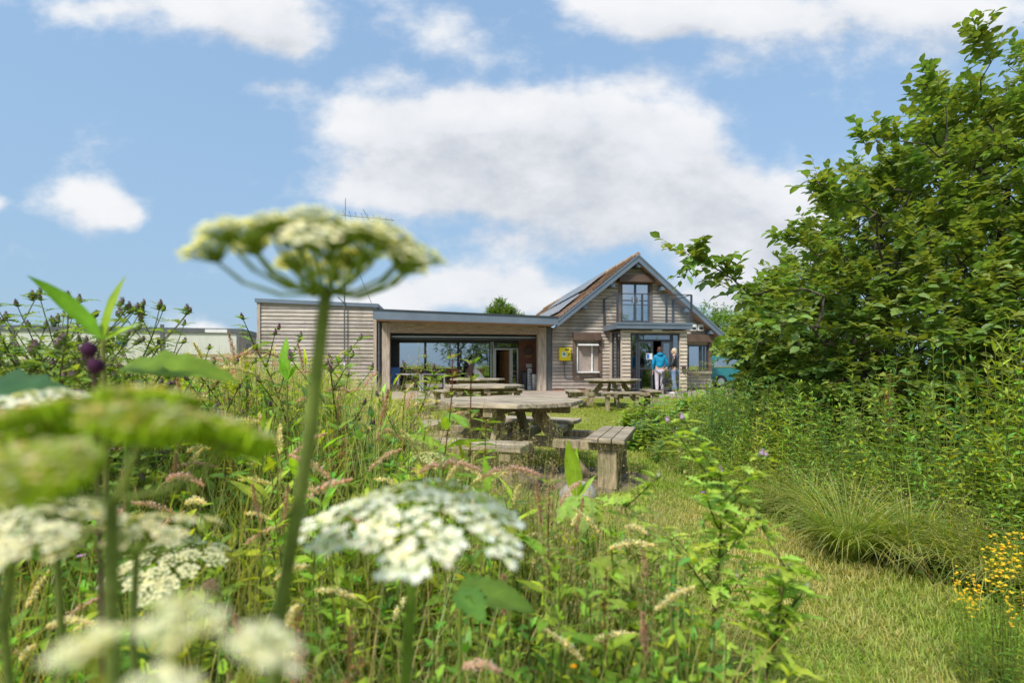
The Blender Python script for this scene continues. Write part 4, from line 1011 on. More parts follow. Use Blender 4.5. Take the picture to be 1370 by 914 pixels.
x, y = pts_left(600, .62, 3.2); h = top_left(x,y)*U(.5,.9,len(x)); shoots(acc, x, y, h, .075, T_ser, (.17,.28,.045), per=8, start=.3)
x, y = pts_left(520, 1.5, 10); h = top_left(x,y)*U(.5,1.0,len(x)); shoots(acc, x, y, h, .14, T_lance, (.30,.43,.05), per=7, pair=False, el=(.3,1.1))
tag(acc.build('meadow_herbs', M['leaf']), 'leafy green weeds growing through the tall meadow grass', 'wild plants', kind='stuff')
acc = Acc()
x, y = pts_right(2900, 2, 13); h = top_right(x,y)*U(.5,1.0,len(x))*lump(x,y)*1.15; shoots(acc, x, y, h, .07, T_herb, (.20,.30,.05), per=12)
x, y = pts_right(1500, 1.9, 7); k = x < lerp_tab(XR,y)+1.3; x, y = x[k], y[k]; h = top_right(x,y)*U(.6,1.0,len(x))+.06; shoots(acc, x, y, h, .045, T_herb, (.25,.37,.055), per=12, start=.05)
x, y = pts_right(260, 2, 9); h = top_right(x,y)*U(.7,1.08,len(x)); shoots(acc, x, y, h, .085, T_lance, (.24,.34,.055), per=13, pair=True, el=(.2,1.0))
tag(acc.build('bank_herbs', M['leaf']), 'dense leafy weeds on the bank under the willow right of the path', 'wild plants', kind='stuff')

# ---------------------------------------------------------------- trees from grown skeletons
def grow(pts, base, up=1.0):
    """joins crown points to a base as a branching skeleton; returns nodes, parents, radii weight"""
    pts = np.asarray(pts, float); order = np.argsort(np.linalg.norm(pts-base, axis=1)); pts = pts[order]
    nodes = [np.array(base, float)]; par = [-1]; plen = [0.]
    A = np.zeros((len(pts)*2+10,3)); A[0] = nodes[0]; PL = np.zeros(len(A)); n = 1
    for p in pts:
        d = np.linalg.norm(A[:n]-p, axis=1); cost = d+.22*PL[:n]; j = int(np.argmin(cost))
        A[n] = p; PL[n] = PL[j]+d[j]; par.append(j); n += 1
    A = A[:n]; wt = np.ones(n)
    for i in range(n-1, 0, -1): wt[par[i]] += wt[i]
    return A, np.array(par), wt
def crown(acc_b, acc_l, A, par, wt, r0, tpl, leafsize, per_node, nl, base_col, shoot=.3, outward=None, var=.22, minr=.003, sag=0.0):
    i = np.arange(1, len(A)); j = par[i]; rr = np.maximum(minr, r0*(wt/wt[0])**.5)
    mid = (A[i]+A[j])/2; ln = np.linalg.norm(A[i]-A[j], axis=1)[:,None]; mid = mid+rng.normal(0,.07,mid.shape)*ln
    tubes(acc_b, A[j], mid, rr[j]*.72+rr[i]*.28, rr[i], (1,1,1), 6); tubes(acc_b, mid, A[i], rr[i], rr[i]*.85, (1,1,1), 6)
    m = np.repeat(np.nonzero(wt < 12)[0], per_node); n = len(m)
    c = outward if outward is not None else A.mean(0)
    d = A[m]-c; d /= np.linalg.norm(d, axis=1, keepdims=True)+1e-6; d = d*.8+rng.normal(0,.65,d.shape); d[:,2] += .25-sag; d /= np.linalg.norm(d, axis=1, keepdims=True)
    L_ = shoot*U(.5,1.3,n); end = A[m]+d*L_[:,None]
    tubes(acc_b, A[m], end, minr*.8, minr*.35, (1.1,1.1,1), 3)
    ck = cols(n, base_col, var, .16)
    az0 = np.arctan2(d[:,1], d[:,0])
    for k in range(nl):
        t = (k+.6)/nl; p = A[m]+(end-A[m])*t
        a = az0+(1 if k%2 else -1)*U(.4,1.4,n); e = np.arcsin(np.clip(d[:,2],-1,1))*.5+U(-.5,.55,n); s_ = leafsize*U(.6,1.2,n)
        acc_l.many(tpl, frames(a, e, U(-.7,.7,n), s_, s_, s_), p, ck*U(.85,1.18,n)[:,None])
def make_tree(name, label, base, pts, r0, leafsize, per_node, nl, col, tpl=T_willow, shoot=.3, group=None, mat='leaf_gloss', **kw):
    t = thing(name, label, 'tree', tuple(base), 0, group); A, par, wt = grow(np.asarray(pts)-np.array(base), np.zeros(3))
    ab, al = Acc(), Acc(); crown(ab, al, A, par, wt, r0, tpl, leafsize, per_node, nl, col, shoot, **kw)
    ab.build('trunk', M['bark'], t, True); al.build('crown', M[mat], t); return t
# the big willow on the right
n = 8200; q = U(-1,1,n); f_ = U(-1,1,n); tz = U(0,1,n)
cx0, cy0 = 6.35, 6.4; rx0, ry0, hz0 = 3.58, 3.4, 4.6
rr_ = np.sqrt(q*q+f_*f_); k = rr_ < 1; q, f_, tz, rr_ = q[k], f_[k], tz[k], rr_[k]
topz = .55+hz0*(1-rr_**1.3)**(1/1.3)*(1+.13*np.sin(q*7+f_*5)+.07*np.sin(q*17-f_*13)); zz_ = .45+(topz-.45)*tz**.55
P = np.stack([cx0+q*rx0*(1-.12*(zz_<1.2)), cy0+f_*ry0, zz_],1)
P = P[P[:,1] < 8.2]; P = P[rng.permutation(len(P))][:3300]
P = P[(np.abs(P[:,0]) < P[:,1]*1.35+1.0)]
# long twigs that stand out of the outline
tw = []
for (a, b, m_) in ((ray(1010,400,4.6), ray(915,338,4.3), 9),(ray(1130,330,4.8), ray(1092,236,4.6), 5),(ray(1210,190,5), ray(1150,196,4.9), 4),(ray(1270,150,5), ray(1235,105,5), 4),
                   (ray(1110,400,4.6), ray(1030,388,4.4), 5),(ray(1100,440,4.6), ray(1025,440,4.4), 5),(ray(1330,90,5), ray(1300,50,5), 4),(ray(1180,290,4.8), ray(1105,262,4.7), 5),(ray(1100,350,4.7), ray(1050,318,4.6), 4)):
    for i in range(m_):
        s_ = (i+.5)/m_; v = a.lerp(b, s_); v.z += .05*math.sin(s_*PI); tw.append(v)
P = np.concatenate([P, np.array([tuple(v) for v in tw])])
make_tree('willow_tree', 'big broad leaved willow bush arching over the bank on the right', (6.2,6.6,0), P, .16, .098, 4, 8, (.175,.24,.062), T_willow, .24, outward=np.array([0.2,0,.6]), var=.22)

def dome(n, c, r, flat=.55, lo=.15):
    d = rng.normal(0,1,(n,3)); d /= np.linalg.norm(d,axis=1,keepdims=True); rr = U(.35,1,n)**.6; lob = 1+.2*np.sin(d[:,0]*5+c[0])*np.cos(d[:,1]*4+c[1]*2)+.12*np.sin(d[:,2]*9+d[:,0]*6)
    p = d*(rr*lob)[:,None]*np.array(r)+np.array(c); return p[p[:,2] > lo]
far = [(958,452,34,3.0,(.13,.22,.04),'pale green rounded tree just right of the house eaves'),(985,446,38,3.6,(.11,.19,.035),'taller dark green tree behind the teal vehicle'),
       (1012,458,31,2.6,(.16,.25,.045),'yellow green bushy tree at the left edge of the willow'),(1045,452,36,3.4,(.10,.17,.035),'green tree seen through the lower willow twigs'),
       (940,466,40,2.8,(.12,.2,.04),'low green tree peeping out between house wall and eaves'),(671,412,52,1.5,(.12,.19,.04),'treetop showing above the cafe roof beside the gable')]
for (px, py, D, r, col, lab) in far:
    top = ray(px, py, D); c = (top.x, top.y, max(top.z-r*.8, 1.6)); P = dome(420, c, (r*1.1, r*1.1, r), lo=.5)
    make_tree('far_tree', lab, (top.x, top.y, 0), P, .2, .26, 4, 6, col, T_herb, .6, mat='leaf')
for (px, D, r, hh, lab) in ((1180,11,2.2,1.6,'dark shrub filling the gap behind the willow trunk'),(1330,10.5,2.6,2.0,'tall dark shrub behind the right side of the willow'),(1090,13,2.0,1.3,'dark shrub behind the lower left twigs of the willow')):
    X = (px-CX)/FP*D; make_tree('shrub', lab, (X,D,0), dome(380, (X,D,hh), (r,r*.8,r), lo=.1), .14, .15, 4, 7, (.12,.19,.04), T_herb, .35, mat='leaf')
for (X, Y, r, hh, lab) in ((5.5,-21,3.6,4.0,'broad dark tree in the field behind the viewpoint'),(10.5,-24,3.4,3.4,'rounded tree further along the field behind the viewpoint')):
    make_tree('field_tree', lab, (X,Y,0), dome(400, (X,Y,hh), (r,r,r), lo=.6), .2, .28, 3, 6, (.07,.12,.025), T_herb, .6, mat='leaf')

# ---------------------------------------------------------------- single plants
def plant(name, label, cat, loc, parts, group=None, rz=0):
    t = thing(name, label, cat, loc, rz, group)
    for nm, a, m in parts:
        if a.n: a.build(nm, M[m], t)
    return t
# umbellifers
def umbel(node, nrm, Rad, hgt, nray, nfl, petal, ar, ap, white=(.80,.80,.70), green=(.20,.28,.05), pr=.0011, usz=.016, seedy=False, droop=.0, dome=.75, irr=.06, outer=.95, cen=.5):
    nrm = Vector(nrm).normalized(); a = nrm.orthogonal().normalized(); b = nrm.cross(a); node = Vector(node)
    for i in range(nray):
        fr = math.sqrt((i+.5)/nray); ang = i*2.39996+random.uniform(-.2,.2); r = Rad*fr*random.uniform(.9,1.06)
        dirr = a*math.cos(ang)+b*math.sin(ang); hh = hgt*(1-.55*fr**2.2)*random.uniform(1-irr,1+irr)-droop*fr*fr
        e = node+nrm*hh+dirr*r; m1 = node+nrm*hh*.38+dirr*r*.42-nrm*.012*fr; m2 = node+nrm*hh*.72+dirr*r*.78-nrm*.010*fr
        tubes(ar, [tuple(node),tuple(m1),tuple(m2)], [tuple(m1),tuple(m2),tuple(e)], pr*1.35, pr, green, 6)
        un = (nrm*1.0+dirr*fr*.55).normalized(); ua = un.orthogonal().normalized(); ub = un.cross(ua)
        n = nfl; fk = np.sqrt((np.arange(n)+.5)/n); an = np.arange(n)*2.39996+rad(1)
        us = usz*random.uniform(.85,1.2)
        D_ = np.array(ua)[None]*np.cos(an)[:,None]+np.array(ub)[None]*np.sin(an)[:,None]
        Pf = np.array(e)[None]+D_*(fk*us)[:,None]+np.array(un)[None]*(us*dome*(1-.35*fk**2)*U(.9,1.1,n))[:,None]
        tubes(ar, np.tile(np.array(e),(n,1)), Pf, pr*.5, pr*(.55 if not seedy else 1.6), np.array(green)*1.1, 3)
        az = np.arctan2(un.y, un.x); 
        if seedy:
            V = []; 
            for sgn in (-1,1):
                A_ = Pf-np.array(un)[None]*us*.32; tubes(ar, A_, Pf, pr*1.2, pr*2.2, np.array((.44,.56,.06)), 5)
            k_ = U(0,1,n) < .8; Pp = Pf[k_]; nn = len(Pp); s_ = petal*U(.7,1.1,nn)
            ap.many(T_chip, frames(rad(nn), U(-.2,.3,nn), 0, s_, s_, s_), Pp-np.array([s_*.3,s_*0,s_*0]).T, cols(nn,(.66,.56,.38),.15))
            continue
        for q in range(5):
            # petals lie in the plane of the umbellet; the outward one is longer
            pa = an+q*2*PI/5+U(-.2,.2,n); Dp = np.array(ua)[None]*np.cos(pa)[:,None]+np.array(ub)[None]*np.sin(pa)[:,None]
            out = np.clip((Dp*np.array(dirr)[None]).sum(1),0,1)*fk*fr; s_ = petal*(.5+outer*out+.25*fk)*U(.85,1.15,n)
            X_ = Dp*.94+np.array(un)[None]*U(-.1,.4,n)[:,None]; X_ /= np.linalg.norm(X_,axis=1,keepdims=True)
            Z_ = np.array(un)[None]-X_*(X_*np.array(un)[None]).sum(1)[:,None]; Z_ /= np.linalg.norm(Z_,axis=1,keepdims=True); Y_ = np.cross(Z_, X_)
            Fm = np.stack([X_,Y_,Z_],2)*s_[:,None,None]; wc = cols(n, white, .06, .06)*(1-.25*(U(0,1,n) < .2))[:,None]
            ap.many(T_petal, Fm, Pf, wc)
        # yellow green centres
        s_ = petal*cen*np.ones(n); ap.many(T_chip, frames(rad(n), 0*s_, 0, s_, s_, s_), Pf+np.array(un)[None]*.0006, cols(n, (.52,.56,.16), .15))
def hogweed(label, base, heads, stemr=.005, leaves=(), stemcol=(.19,.24,.07)):
    """heads: list of dicts with node, stem path points"""
    base = Vector((base[0],base[1],0)); st, ray_, fl, lf = Acc(), Acc(), Acc(), Acc()
    for hd in heads:
        path = [Vector(p)-base for p in hd['path']]
        # smooth path
        for i in range(len(path)-1):
            A_, B_ = path[i], path[i+1]; kk = 5; ra = hd.get('r',stemr)
            for q in range(kk):
                tubes(st, [tuple(A_.lerp(B_,q/kk))], [tuple(A_.lerp(B_,(q+1)/kk))], ra*(1.25-.25*(i+q/kk)/(len(path)-1)), ra*(1.25-.25*(i+(q+1)/kk)/(len(path)-1)), np.array(stemcol)*random.uniform(.9,1.1), 12)
        Pa = np.array([tuple(p) for p in path]); m_ = 900; seg_ = rng.integers(0, len(Pa)-1, m_); tt_ = U(0,1,m_)[:,None]; aa_ = rad(m_)
        Ph = Pa[seg_]*(1-tt_)+Pa[seg_+1]*tt_+np.stack([np.cos(aa_),np.sin(aa_),0*aa_],1)*hd.get('r',stemr)*1.08
        lf.many(T_chip, frames(aa_, U(-.3,.6,m_), 0, .0028, .0005, .0005), Ph, cols(m_,(.50,.52,.34),.2))
        umbel(path[-1], hd.get('n',(0,0,1)), hd['R'], hd['h'], hd['nray'], hd['nfl'], hd['petal'], ray_, fl, **hd.get('kw',{}))
    for (p, az, el, s_) in leaves:
        lp = np.array(tuple(Vector(p)-base)); 
        tubes(st, [tuple(lp)], [(lp[0]-math.cos(az)*.15, lp[1]-math.sin(az)*.15, lp[2]-.12)], .002, .003, np.array(stemcol), 6)
        for k,(da, ss, off) in enumerate(((0,1,.0),(.75,.72,-.0),(-.75,.72,0),(1.35,.5,0),(-1.35,.5,0))):
            lf.many(T_big, frames(np.array([az+da]), np.array([el]), U(-.15,.15,1), s_*ss, s_*ss, s_*ss*.8), lp[None], cols(1,(.15,.26,.035),.1))
    return plant('hogweed_plant', label, 'wildflower', tuple(base), [('stem',st,'leaf'),('umbel_rays',ray_,'leaf'),('florets',fl,'petal'),('leaf',lf,'leaf')])
rv = lambda px,py,D: ray(px,py,D)
hogweed('tall hogweed with a cream flower head held against the sky above the flat roofed block', (-.30,.62),
    [dict(path=[(-.30,.62,0), rv(368,860,.50), rv(412,600,.47), rv(436,392,.45)], R=.090, h=.046, nray=25, nfl=36, petal=.0056, n=(.03,-.05,1), r=.0055,
     kw=dict(usz=.0195, dome=.95, irr=.12, cen=.15, white=(.82,.79,.62), pr=.0014))])
hogweed('hogweed with a large white flower head in front of the nearest picnic table', (-.10,.66),
    [dict(path=[(-.10,.66,0), rv(543,915,.585), rv(553,740,.56)], R=.104, h=.05, nray=24, nfl=11, petal=.0088, n=(.02,-.07,1), r=.0055,
     kw=dict(usz=.0215, irr=.10, outer=1.3, white=(.84,.84,.76), pr=.0012, green=(.26,.36,.05)))], stemcol=(.17,.26,.04))
hogweed('hogweed going to seed, blurred flat green head at the left edge', (-.27,.40),
    [dict(path=[(-.27,.40,0), rv(150,860,.345), rv(150,670,.33)], R=.086, h=.056, nray=9, nfl=110, petal=.0075, n=(-.03,.04,1), r=.004,
     kw=dict(seedy=True, usz=.027, pr=.0010, green=(.30,.36,.12), dome=.40, irr=.30))])
hogweed('blurred white hogweed head closest to the lens in the bottom left corner', (-.17,.26),
    [dict(path=[(-.17,.26,0), rv(185,1080,.22), rv(195,975,.19)], R=.047, h=.022, nray=8, nfl=14, petal=.0052, n=(.0,-.12,1), r=.004,
     kw=dict(usz=.0125, irr=.35, white=(.80,.78,.58), green=(.40,.42,.09)))])
hogweed('cream hogweed head low in the grass left of the tall one', (-.62,1.0),
    [dict(path=[(-.62,1.0,0), rv(232,830,.96), rv(225,775,.95)], R=.088, h=.045, nray=22, nfl=22, petal=.0052, n=(.05,-.2,1), r=.004,
     kw=dict(usz=.018, white=(.78,.74,.50)))], leaves=(((-.75,1.05,.5),2.6,.2,.2),((-.5,.95,.48),-.4,.1,.16)))
hogweed('flat white hogweed head cut by the left edge beneath the seeding one', (-.42,.50),
    [dict(path=[(-.42,.50,0), rv(5,830,.43), rv(20,735,.42)], R=.07, h=.025, nray=18, nfl=16, petal=.006, n=(.05,.0,1), r=.003, kw=dict(usz=.014, white=(.80,.77,.62)))])
hogweed('thin side view hogweed head just right of the seeding one', (-.36,.56),
    [dict(path=[(-.36,.56,0), rv(178,860,.52), rv(183,735,.50)], R=.062, h=.022, nray=14, nfl=14, petal=.005, n=(-.05,.05,1), r=.0028, kw=dict(usz=.012, white=(.76,.70,.52)))])
hogweed('small white hogweed head behind the seeding one at far left', (-.50,.62),
    [dict(path=[(-.50,.62,0), rv(70,640,.55), rv(60,560,.55)], R=.050, h=.02, nray=11, nfl=14, petal=.0052, n=(0,-.1,1), r=.003, kw=dict(usz=.014, white=(.84,.83,.78)))])
hogweed('tiny young greenish hogweed head in the grass left of the front bench', (-.27,1.9),
    [dict(path=[(-.27,1.9,0), rv(572,660,1.85), rv(574,618,1.85)], R=.045, h=.02, nray=12, nfl=10, petal=.006, n=(0,-.2,1), r=.003, kw=dict(white=(.60,.64,.30)))],
    leaves=(((-.18,1.95,.55),.3,.25,.26),((-.36,1.9,.5),2.7,.2,.24)))
# big hogweed leaves at left
lfp = Acc(); stp = Acc()
def bigleaf(label, tip, base_p, az, el, s_, roll=0, tpl=T_big, col=(.15,.27,.03), name='hogweed_leaf_stalk', ysc=1, lobes=((0,1),(.8,.7),(-.8,.7))):
    b = Vector((base_p[0], base_p[1], 0)); lf, st = Acc(), Acc(); tp = Vector(tip)-b
    tubes(st, [(0,0,0),tuple(tp*.5)], [tuple(tp*.5),tuple(tp)], .005, .003, np.array((.2,.28,.06)), 8)
    for da, ss in lobes: lf.many(tpl, frames(np.array([az+da]), np.array([el]), np.array([roll]), s_*ss, s_*ss*ysc, s_*ss), np.array([tuple(tp)]), cols(1,col,.08))
    return plant(name, label, 'plant', tuple(b), [('stalk',st,'leaf'),('leaf',lf,'leaf')])
bigleaf('broad toothed bright green leaf lying level above the seeding hogweed', rv(165,492,.95), (-.72,1.0), .05, .12, .19, .5, ysc=.8, lobes=((0,1),(.5,.6),(-.5,.6)))
bigleaf('dark green ribbed leaf at the left edge above the seeding hogweed', rv(-60,520,.8), (-.85,.85), .0, .02, .19, .45, col=(.06,.13,.05), lobes=((0,1),(.6,.6)))
def leafpair(label, px, py, D, tips, h0=0):
    top = rv(px,py,D); b = Vector((top.x,top.y+.03,0)); lf, st = Acc(), Acc(); tp = top-b
    tubes(st, [(0,0,0)], [tuple(tp)], .006, .0035, np.array((.22,.22,.07)), 8)
    for (tx, ty, w_) in tips:
        e = rv(tx,ty,D)-top; ln = e.length; az = math.atan2(e.y,e.x); el = math.asin(max(-1,min(1,e.z/ln)))
        lf.many(T_lance, frames(np.array([az]), np.array([el+.15]), np.array([1.1]), ln, ln*w_, ln*.7), np.array([tuple(tp)]), cols(1,(.24,.40,.035),.08))
    return plant('dock_plant', label, 'plant', tuple(b), [('stem',st,'leaf'),('leaf',lf,'leaf')])
leafpair('two long upright light green dock leaves spread in a V against the sky at left', 138, 455, .85, ((48,378,1.5),(165,366,1.3),(187,435,.8)))
leafpair('upright light green dock leaf between the two tables, bottom centre', 770, 668, 1.9, ((752,588,1.5),(778,600,1.0),(800,640,1.0)))
leafpair('short upright light green dock leaf beneath the corner of the timber block', 384, 510, 2.4, ((384,450,2.0),(372,480,1.6),(402,486,1.6)))
bigleaf('round pale green leaf beside the near right bench leg', rv(775,665,1.75), (.22,1.8), -1.6, -.35, .14, 0, col=(.28,.40,.08), ysc=1.3, lobes=((0,1),(.9,.85),(-.9,.85)))
bigleaf('round pale green leaf low in front of the dock, bottom centre', rv(812,745,1.5), (.28,1.5), -1.2, -.2, .12, 0, col=(.24,.36,.06), ysc=1.3, lobes=((0,1),(.9,.85),(-.9,.85)))
bigleaf('broad toothed dark leaf behind the large white hogweed head', rv(615,790,.95), (-.1,1.0), -.3, .1, .14, .2, col=(.10,.2,.03))

# thistles
def make_thistle(h=1.0, nb=9, col=(.17,.27,.045), bud=(.30,.16,.28), seed=1, stemcol=(.14,.15,.05), leafs=.12, bushy=1.0, pale=False):
    st, lf = Acc(), Acc(); rs = np.random.RandomState(seed); heads = []
    def axis(p0, d0, ln, r, depth):
        n = max(4, int(ln/.045)); p = np.array(p0,float); d = np.array(d0,float)
        for i in range(n):
            d = d+rs.normal(0,.05,3)+np.array([0,0,.05 if depth else 0]); d /= np.linalg.norm(d); q = p+d*ln/n; rr = r*(1-.55*i/n)
            tubes(st, [tuple(p)], [tuple(q)], rr, rr*.95, np.array(stemcol), 6)
            if i > n*.12 or depth:
                for _ in range((4 if depth else 5) if pale else (2 if depth else 3)):
                    az = rs.uniform(0,2*PI); s_ = leafs*(1-.3*i/n)*(1 if not depth else .62)*rs.uniform(.7,1.25)
                    lf.many(T_spiny, frames(np.array([az]), np.array([rs.uniform(.0,.7)]), np.array([rs.uniform(-.5,.5)]), s_, s_, s_), q[None], cols(1,col,.14))
            if depth == 0 and i > n*.42 and rs.uniform() < nb/(n*.58):
                a = rs.uniform(0,2*PI); axis(q, (math.cos(a)*.8,math.sin(a)*.8,.9), ln*rs.uniform(.16,.30)*bushy, r*.5, 1)
            p = q
        for k in range(1 if (depth == 0 or pale) else rs.randint(1,4)):
            o = p+rs.normal(0,.012,3)*(k > 0); bd = Acc(); heads.append(bd)
            tubes(bd, [tuple(o)], [tuple(o+d*.014)], .006, .009, np.array((.15,.2,.07)), 8); tubes(bd, [tuple(o+d*.014)], [tuple(o+d*.024)], .008, .004, np.array(bud), 8)
            m = 10; a_ = rs.uniform(0,2*PI,m); lf.many(T_spiny, frames(a_, np.full(m,.55), 0*a_, .026, .02, .02), np.tile(o-d*.004,(m,1)), cols(m,(.15,.22,.06),.1))
            m = 14; a_ = rs.uniform(0,2*PI,m); bd.many(T_chip, frames(a_, rs.uniform(.8,1.5,m), 0*a_, .014, .003, .003), np.tile(o+d*.018,(m,1)), cols(m,bud,.2))
    axis((0,0,0),(0,0,1),h,.0065,0); heads = heads[-5:] if pale else heads
    return plant('thistle_plant', '', 'thistle', (0,0,0), [('stem',st,'leaf'),('leaves',lf,'leaf')]+[('flower_head',h_,'petal') for h_ in heads])
def height_of(o):
    return max(max(v_[2] for v_ in c.bound_box) for c in o.children)
def place(o, label, px, py, D, h0, rz=0, group=None, cat=None, lean=(0,0)):
    h0 = height_of(o)
    top = ray(px, py, D); o.location = (top.x, top.y, 0); s_ = max(.15, top.z/h0); o.scale = (max(s_,.9) if cat == 'wide' else (min(s_,1.25) if s_ < 1 else s_**.5),)*2+(s_,); o.rotation_euler = (lean[0],lean[1],rz)
    o['label'] = label
    if group: o['group'] = group
    elif 'group' in o: del o['group']
    return o
def family(proto_list, specs, h0, group=None, cat=None):
    used = set()
    for i, (label, px, py, D, rz) in enumerate(specs):
        k = i % len(proto_list); o = proto_list[k] if k not in used else copy_tree(proto_list[k]); used.add(k)
        place(o, label, px, py, D, h0, rz, group, cat)
thL = [make_thistle(1.0, 20, (.22,.31,.07), (.17,.12,.13), s_, leafs=.10, bushy=1.3) for s_ in (3,5,8,13)]
GL = 'creeping thistles with small dark buds at the left edge'
family(thL, [('leftmost creeping thistle with dark buds against the sky', 20,376,1.75,0),('creeping thistle with dark buds just left of the V of dock leaves', 62,380,1.9,1.2),
    ('creeping thistle with dark buds between the two V shaped dock leaves', 118,378,1.8,2.5),('creeping thistle with dark buds right of the V of dock leaves', 168,398,2.0,.7),
    ('short creeping thistle in front of the cream cabin', 205,420,2.2,3.1),('creeping thistle half hidden at the left picture edge', -20,395,1.6,1.9),('creeping thistle low behind the leftmost two', 90,440,2.1,5),('dense leafy thistle under the left arm of the V', 40,388,1.5,.4),('dense leafy thistle between the purple buds and the V', 140,384,1.6,4),('small thistle left of the cream cabin logo', 185,440,1.7,2.2),('leafy thistle at the very edge left of the others', 2,385,2.1,3.3),('creeping thistle behind the left arm of the V, lowest tip', 52,412,2.30,1.0),('creeping thistle right behind the purple buds', 130,402,2.20,2.0),('creeping thistle before the logo end of the cream cabin', 190,412,2.40,3.0),('creeping thistle before the left half of the cream cabin wall', 160,405,2.30,4.4),('creeping thistle in the back row at the far left edge', 12,404,2.40,5.0),('back row creeping thistle between the left edge and the V', 85,400,2.35,0.3),('back row creeping thistle just left of the V stem', 108,415,2.50,1.7),('low creeping thistle in front of the cream cabin post', 228,445,2.60,2.9)], 1.03, GL)
thB = make_thistle(1.0, 8, (.21,.32,.06), (.20,.09,.16), 21, leafs=.10)
family([thB], [('bushy topped thistle standing before the middle of the timber block', 410,418,2.6,0),('dark green thistle before the right part of the timber block', 466,450,2.5,2),('thistle in front of the left canopy post', 512,470,2.7,4),('thistle standing before the left edge of the timber block', 352,462,2.9,1),('thistle between the tall hogweed stem and the canopy post', 440,470,3.1,5),('thistle just left of the pallet fence', 268,478,2.6,3)], 1.03, 'thistles in front of the timber block')
thC = make_thistle(.86, 17, (.36,.48,.09), (.42,.28,.46), 32, leafs=.12, bushy=1.1, pale=True)
place(thC, 'large pale green thistle with a lilac bud rising beside the mown path', 952, 552, 1.45, .88)
thD = make_thistle(.6, 7, (.32,.44,.07), (.30,.34,.2), 41, leafs=.13, pale=True); place(thD, 'shorter pale green thistle leaning left of the large one', 890, 632, 1.6, .62)
o = copy_tree(thD); place(o, 'short pale green thistle leaning over the path edge', 1015, 680, 1.45, .62, 2.4)
# dark purple buds at left
st, bd = Acc(), Acc()
b0_ = rv(122,475,.55); b1_ = rv(126,490,.55); base = Vector((b0_.x+.01, b0_.y+.03, 0))
tubes(st, [(0,0,0),tuple(b1_-base)], [tuple(b1_-base),tuple(b0_-base)], .003, .0025, np.array((.12,.07,.06)), 8)
t = plant('thistle_plant', 'stem with two dark purple thistle buds near the lens at left', 'thistle', tuple(base), [('stem',st,'leaf')])
for p_ in (rv(119,468,.55), rv(128,490,.55)):
    mb = MB(); c_ = p_-base; mb.blob(c_, (.0085,.0085,.009), 12, 8, (.07,.02,.06)); mb.build('bud', M['petal'], t, smooth=True)

# willowherb with red stems crossing the tables
def make_willowherb(seed, h=1.0, col=(.22,.36,.04), nleaf=16):
    st, lf, bd = Acc(), Acc(), Acc(); rs = np.random.RandomState(seed); prev = np.zeros(3); n = nleaf
    for i in range(n):
        p = np.array([.02*math.sin(i*.4+seed), .015*math.cos(i*.5), h*(i+1)/n]); tubes(st, [tuple(prev)], [tuple(p)], .004*(1-.5*i/n), .0038*(1-.5*i/n), np.array((.16,.05,.035)), 6)
        if i > 3:
            for q in range(2):
                az = i*1.57+q*PI+rs.uniform(-.3,.3); s_ = (.15 if i < n*.7 else .07)*rs.uniform(.8,1.15)
                lf.many(T_lance, frames(np.array([az]), np.array([rs.uniform(.2,.7)]), np.array([rs.uniform(-.6,.6)]), s_, s_*1.3, s_), p[None], cols(1,col,.1))
        if i > n*.65:
            m = 8; a_ = rs.uniform(0,2*PI,m); bd.many(T_lance, frames(a_, rs.uniform(.6,1.2,m), 0*a_, .03, .03, .03), np.tile(p,(m,1)), cols(m,(.30,.26,.08),.2))
        prev = p
    return plant('willowherb_plant', '', 'wild plant', (0,0,0), [('stem',st,'leaf'),('leaves',lf,'leaf'),('buds',bd,'leaf')])
family([make_willowherb(2), make_willowherb(9)], [('red stemmed willowherb left of the nearest tabletop', 598,472,2.0,0),('red stemmed willowherb overlapping the nearest tabletop', 628,478,2.1,.8),
    ('red stemmed willowherb low before the front bench', 655,560,1.9,2),('thin red stemmed willowherb left of the large thistle', 735,640,1.35,1),
    ('dark stemmed willowherb in the bottom centre grass', 815,760,1.1,1.5),('willowherb in the grass in front of the cafe window corner', 545,520,2.4,2.2)], 1.05, 'red stemmed willowherb plants')

# dock with pinkish seed stems
def make_dock(seed):
    st, lf, bd = Acc(), Acc(), Acc(); rs = np.random.RandomState(seed)
    tubes(st, [(0,0,0),(.01,0,.5)], [(.01,0,.5),(0,.01,.98)], .005, .003, np.array((.22,.12,.06)), 6)
    for i in range(7):
        az = i*2.4; s_ = rs.uniform(.2,.3); lf.many(T_lance, frames(np.array([az]), np.array([rs.uniform(.5,1.1)]), np.array([rs.uniform(-.4,.4)]), s_, s_*1.5, s_), np.array([[0,0,.04+.06*i]]), cols(1,(.16,.27,.035),.1))
    for b in range(9):
        z0 = .45+.055*b; a = b*2.4; ln = .16*(1-b/12); e = (math.cos(a)*ln*.5, math.sin(a)*ln*.5, z0+ln)
        if b == 8: e = (0,0,1.03)
        tubes(st, [(0,0,z0)], [e], .002, .0012, np.array((.25,.15,.07)), 4)
        m = 60; t_ = rs.uniform(.15,1,m)[:,None]; p = np.array([[0,0,z0]])*(1-t_)+np.array([e])*t_+rs.normal(0,.008,(m,3))
        bd.many(T_chip, frames(rs.uniform(0,2*PI,m), rs.uniform(-.8,.8,m), 0, .010, .009, .01), p, cols(m,(.36,.22,.13),.25,.3))
    return plant('dock_plant', '', 'wild plant', (0,0,0), [('stem',st,'leaf'),('leaves',lf,'leaf'),('seed_heads',bd,'leaf')])
docks = [make_dock(1), make_dock(4)]
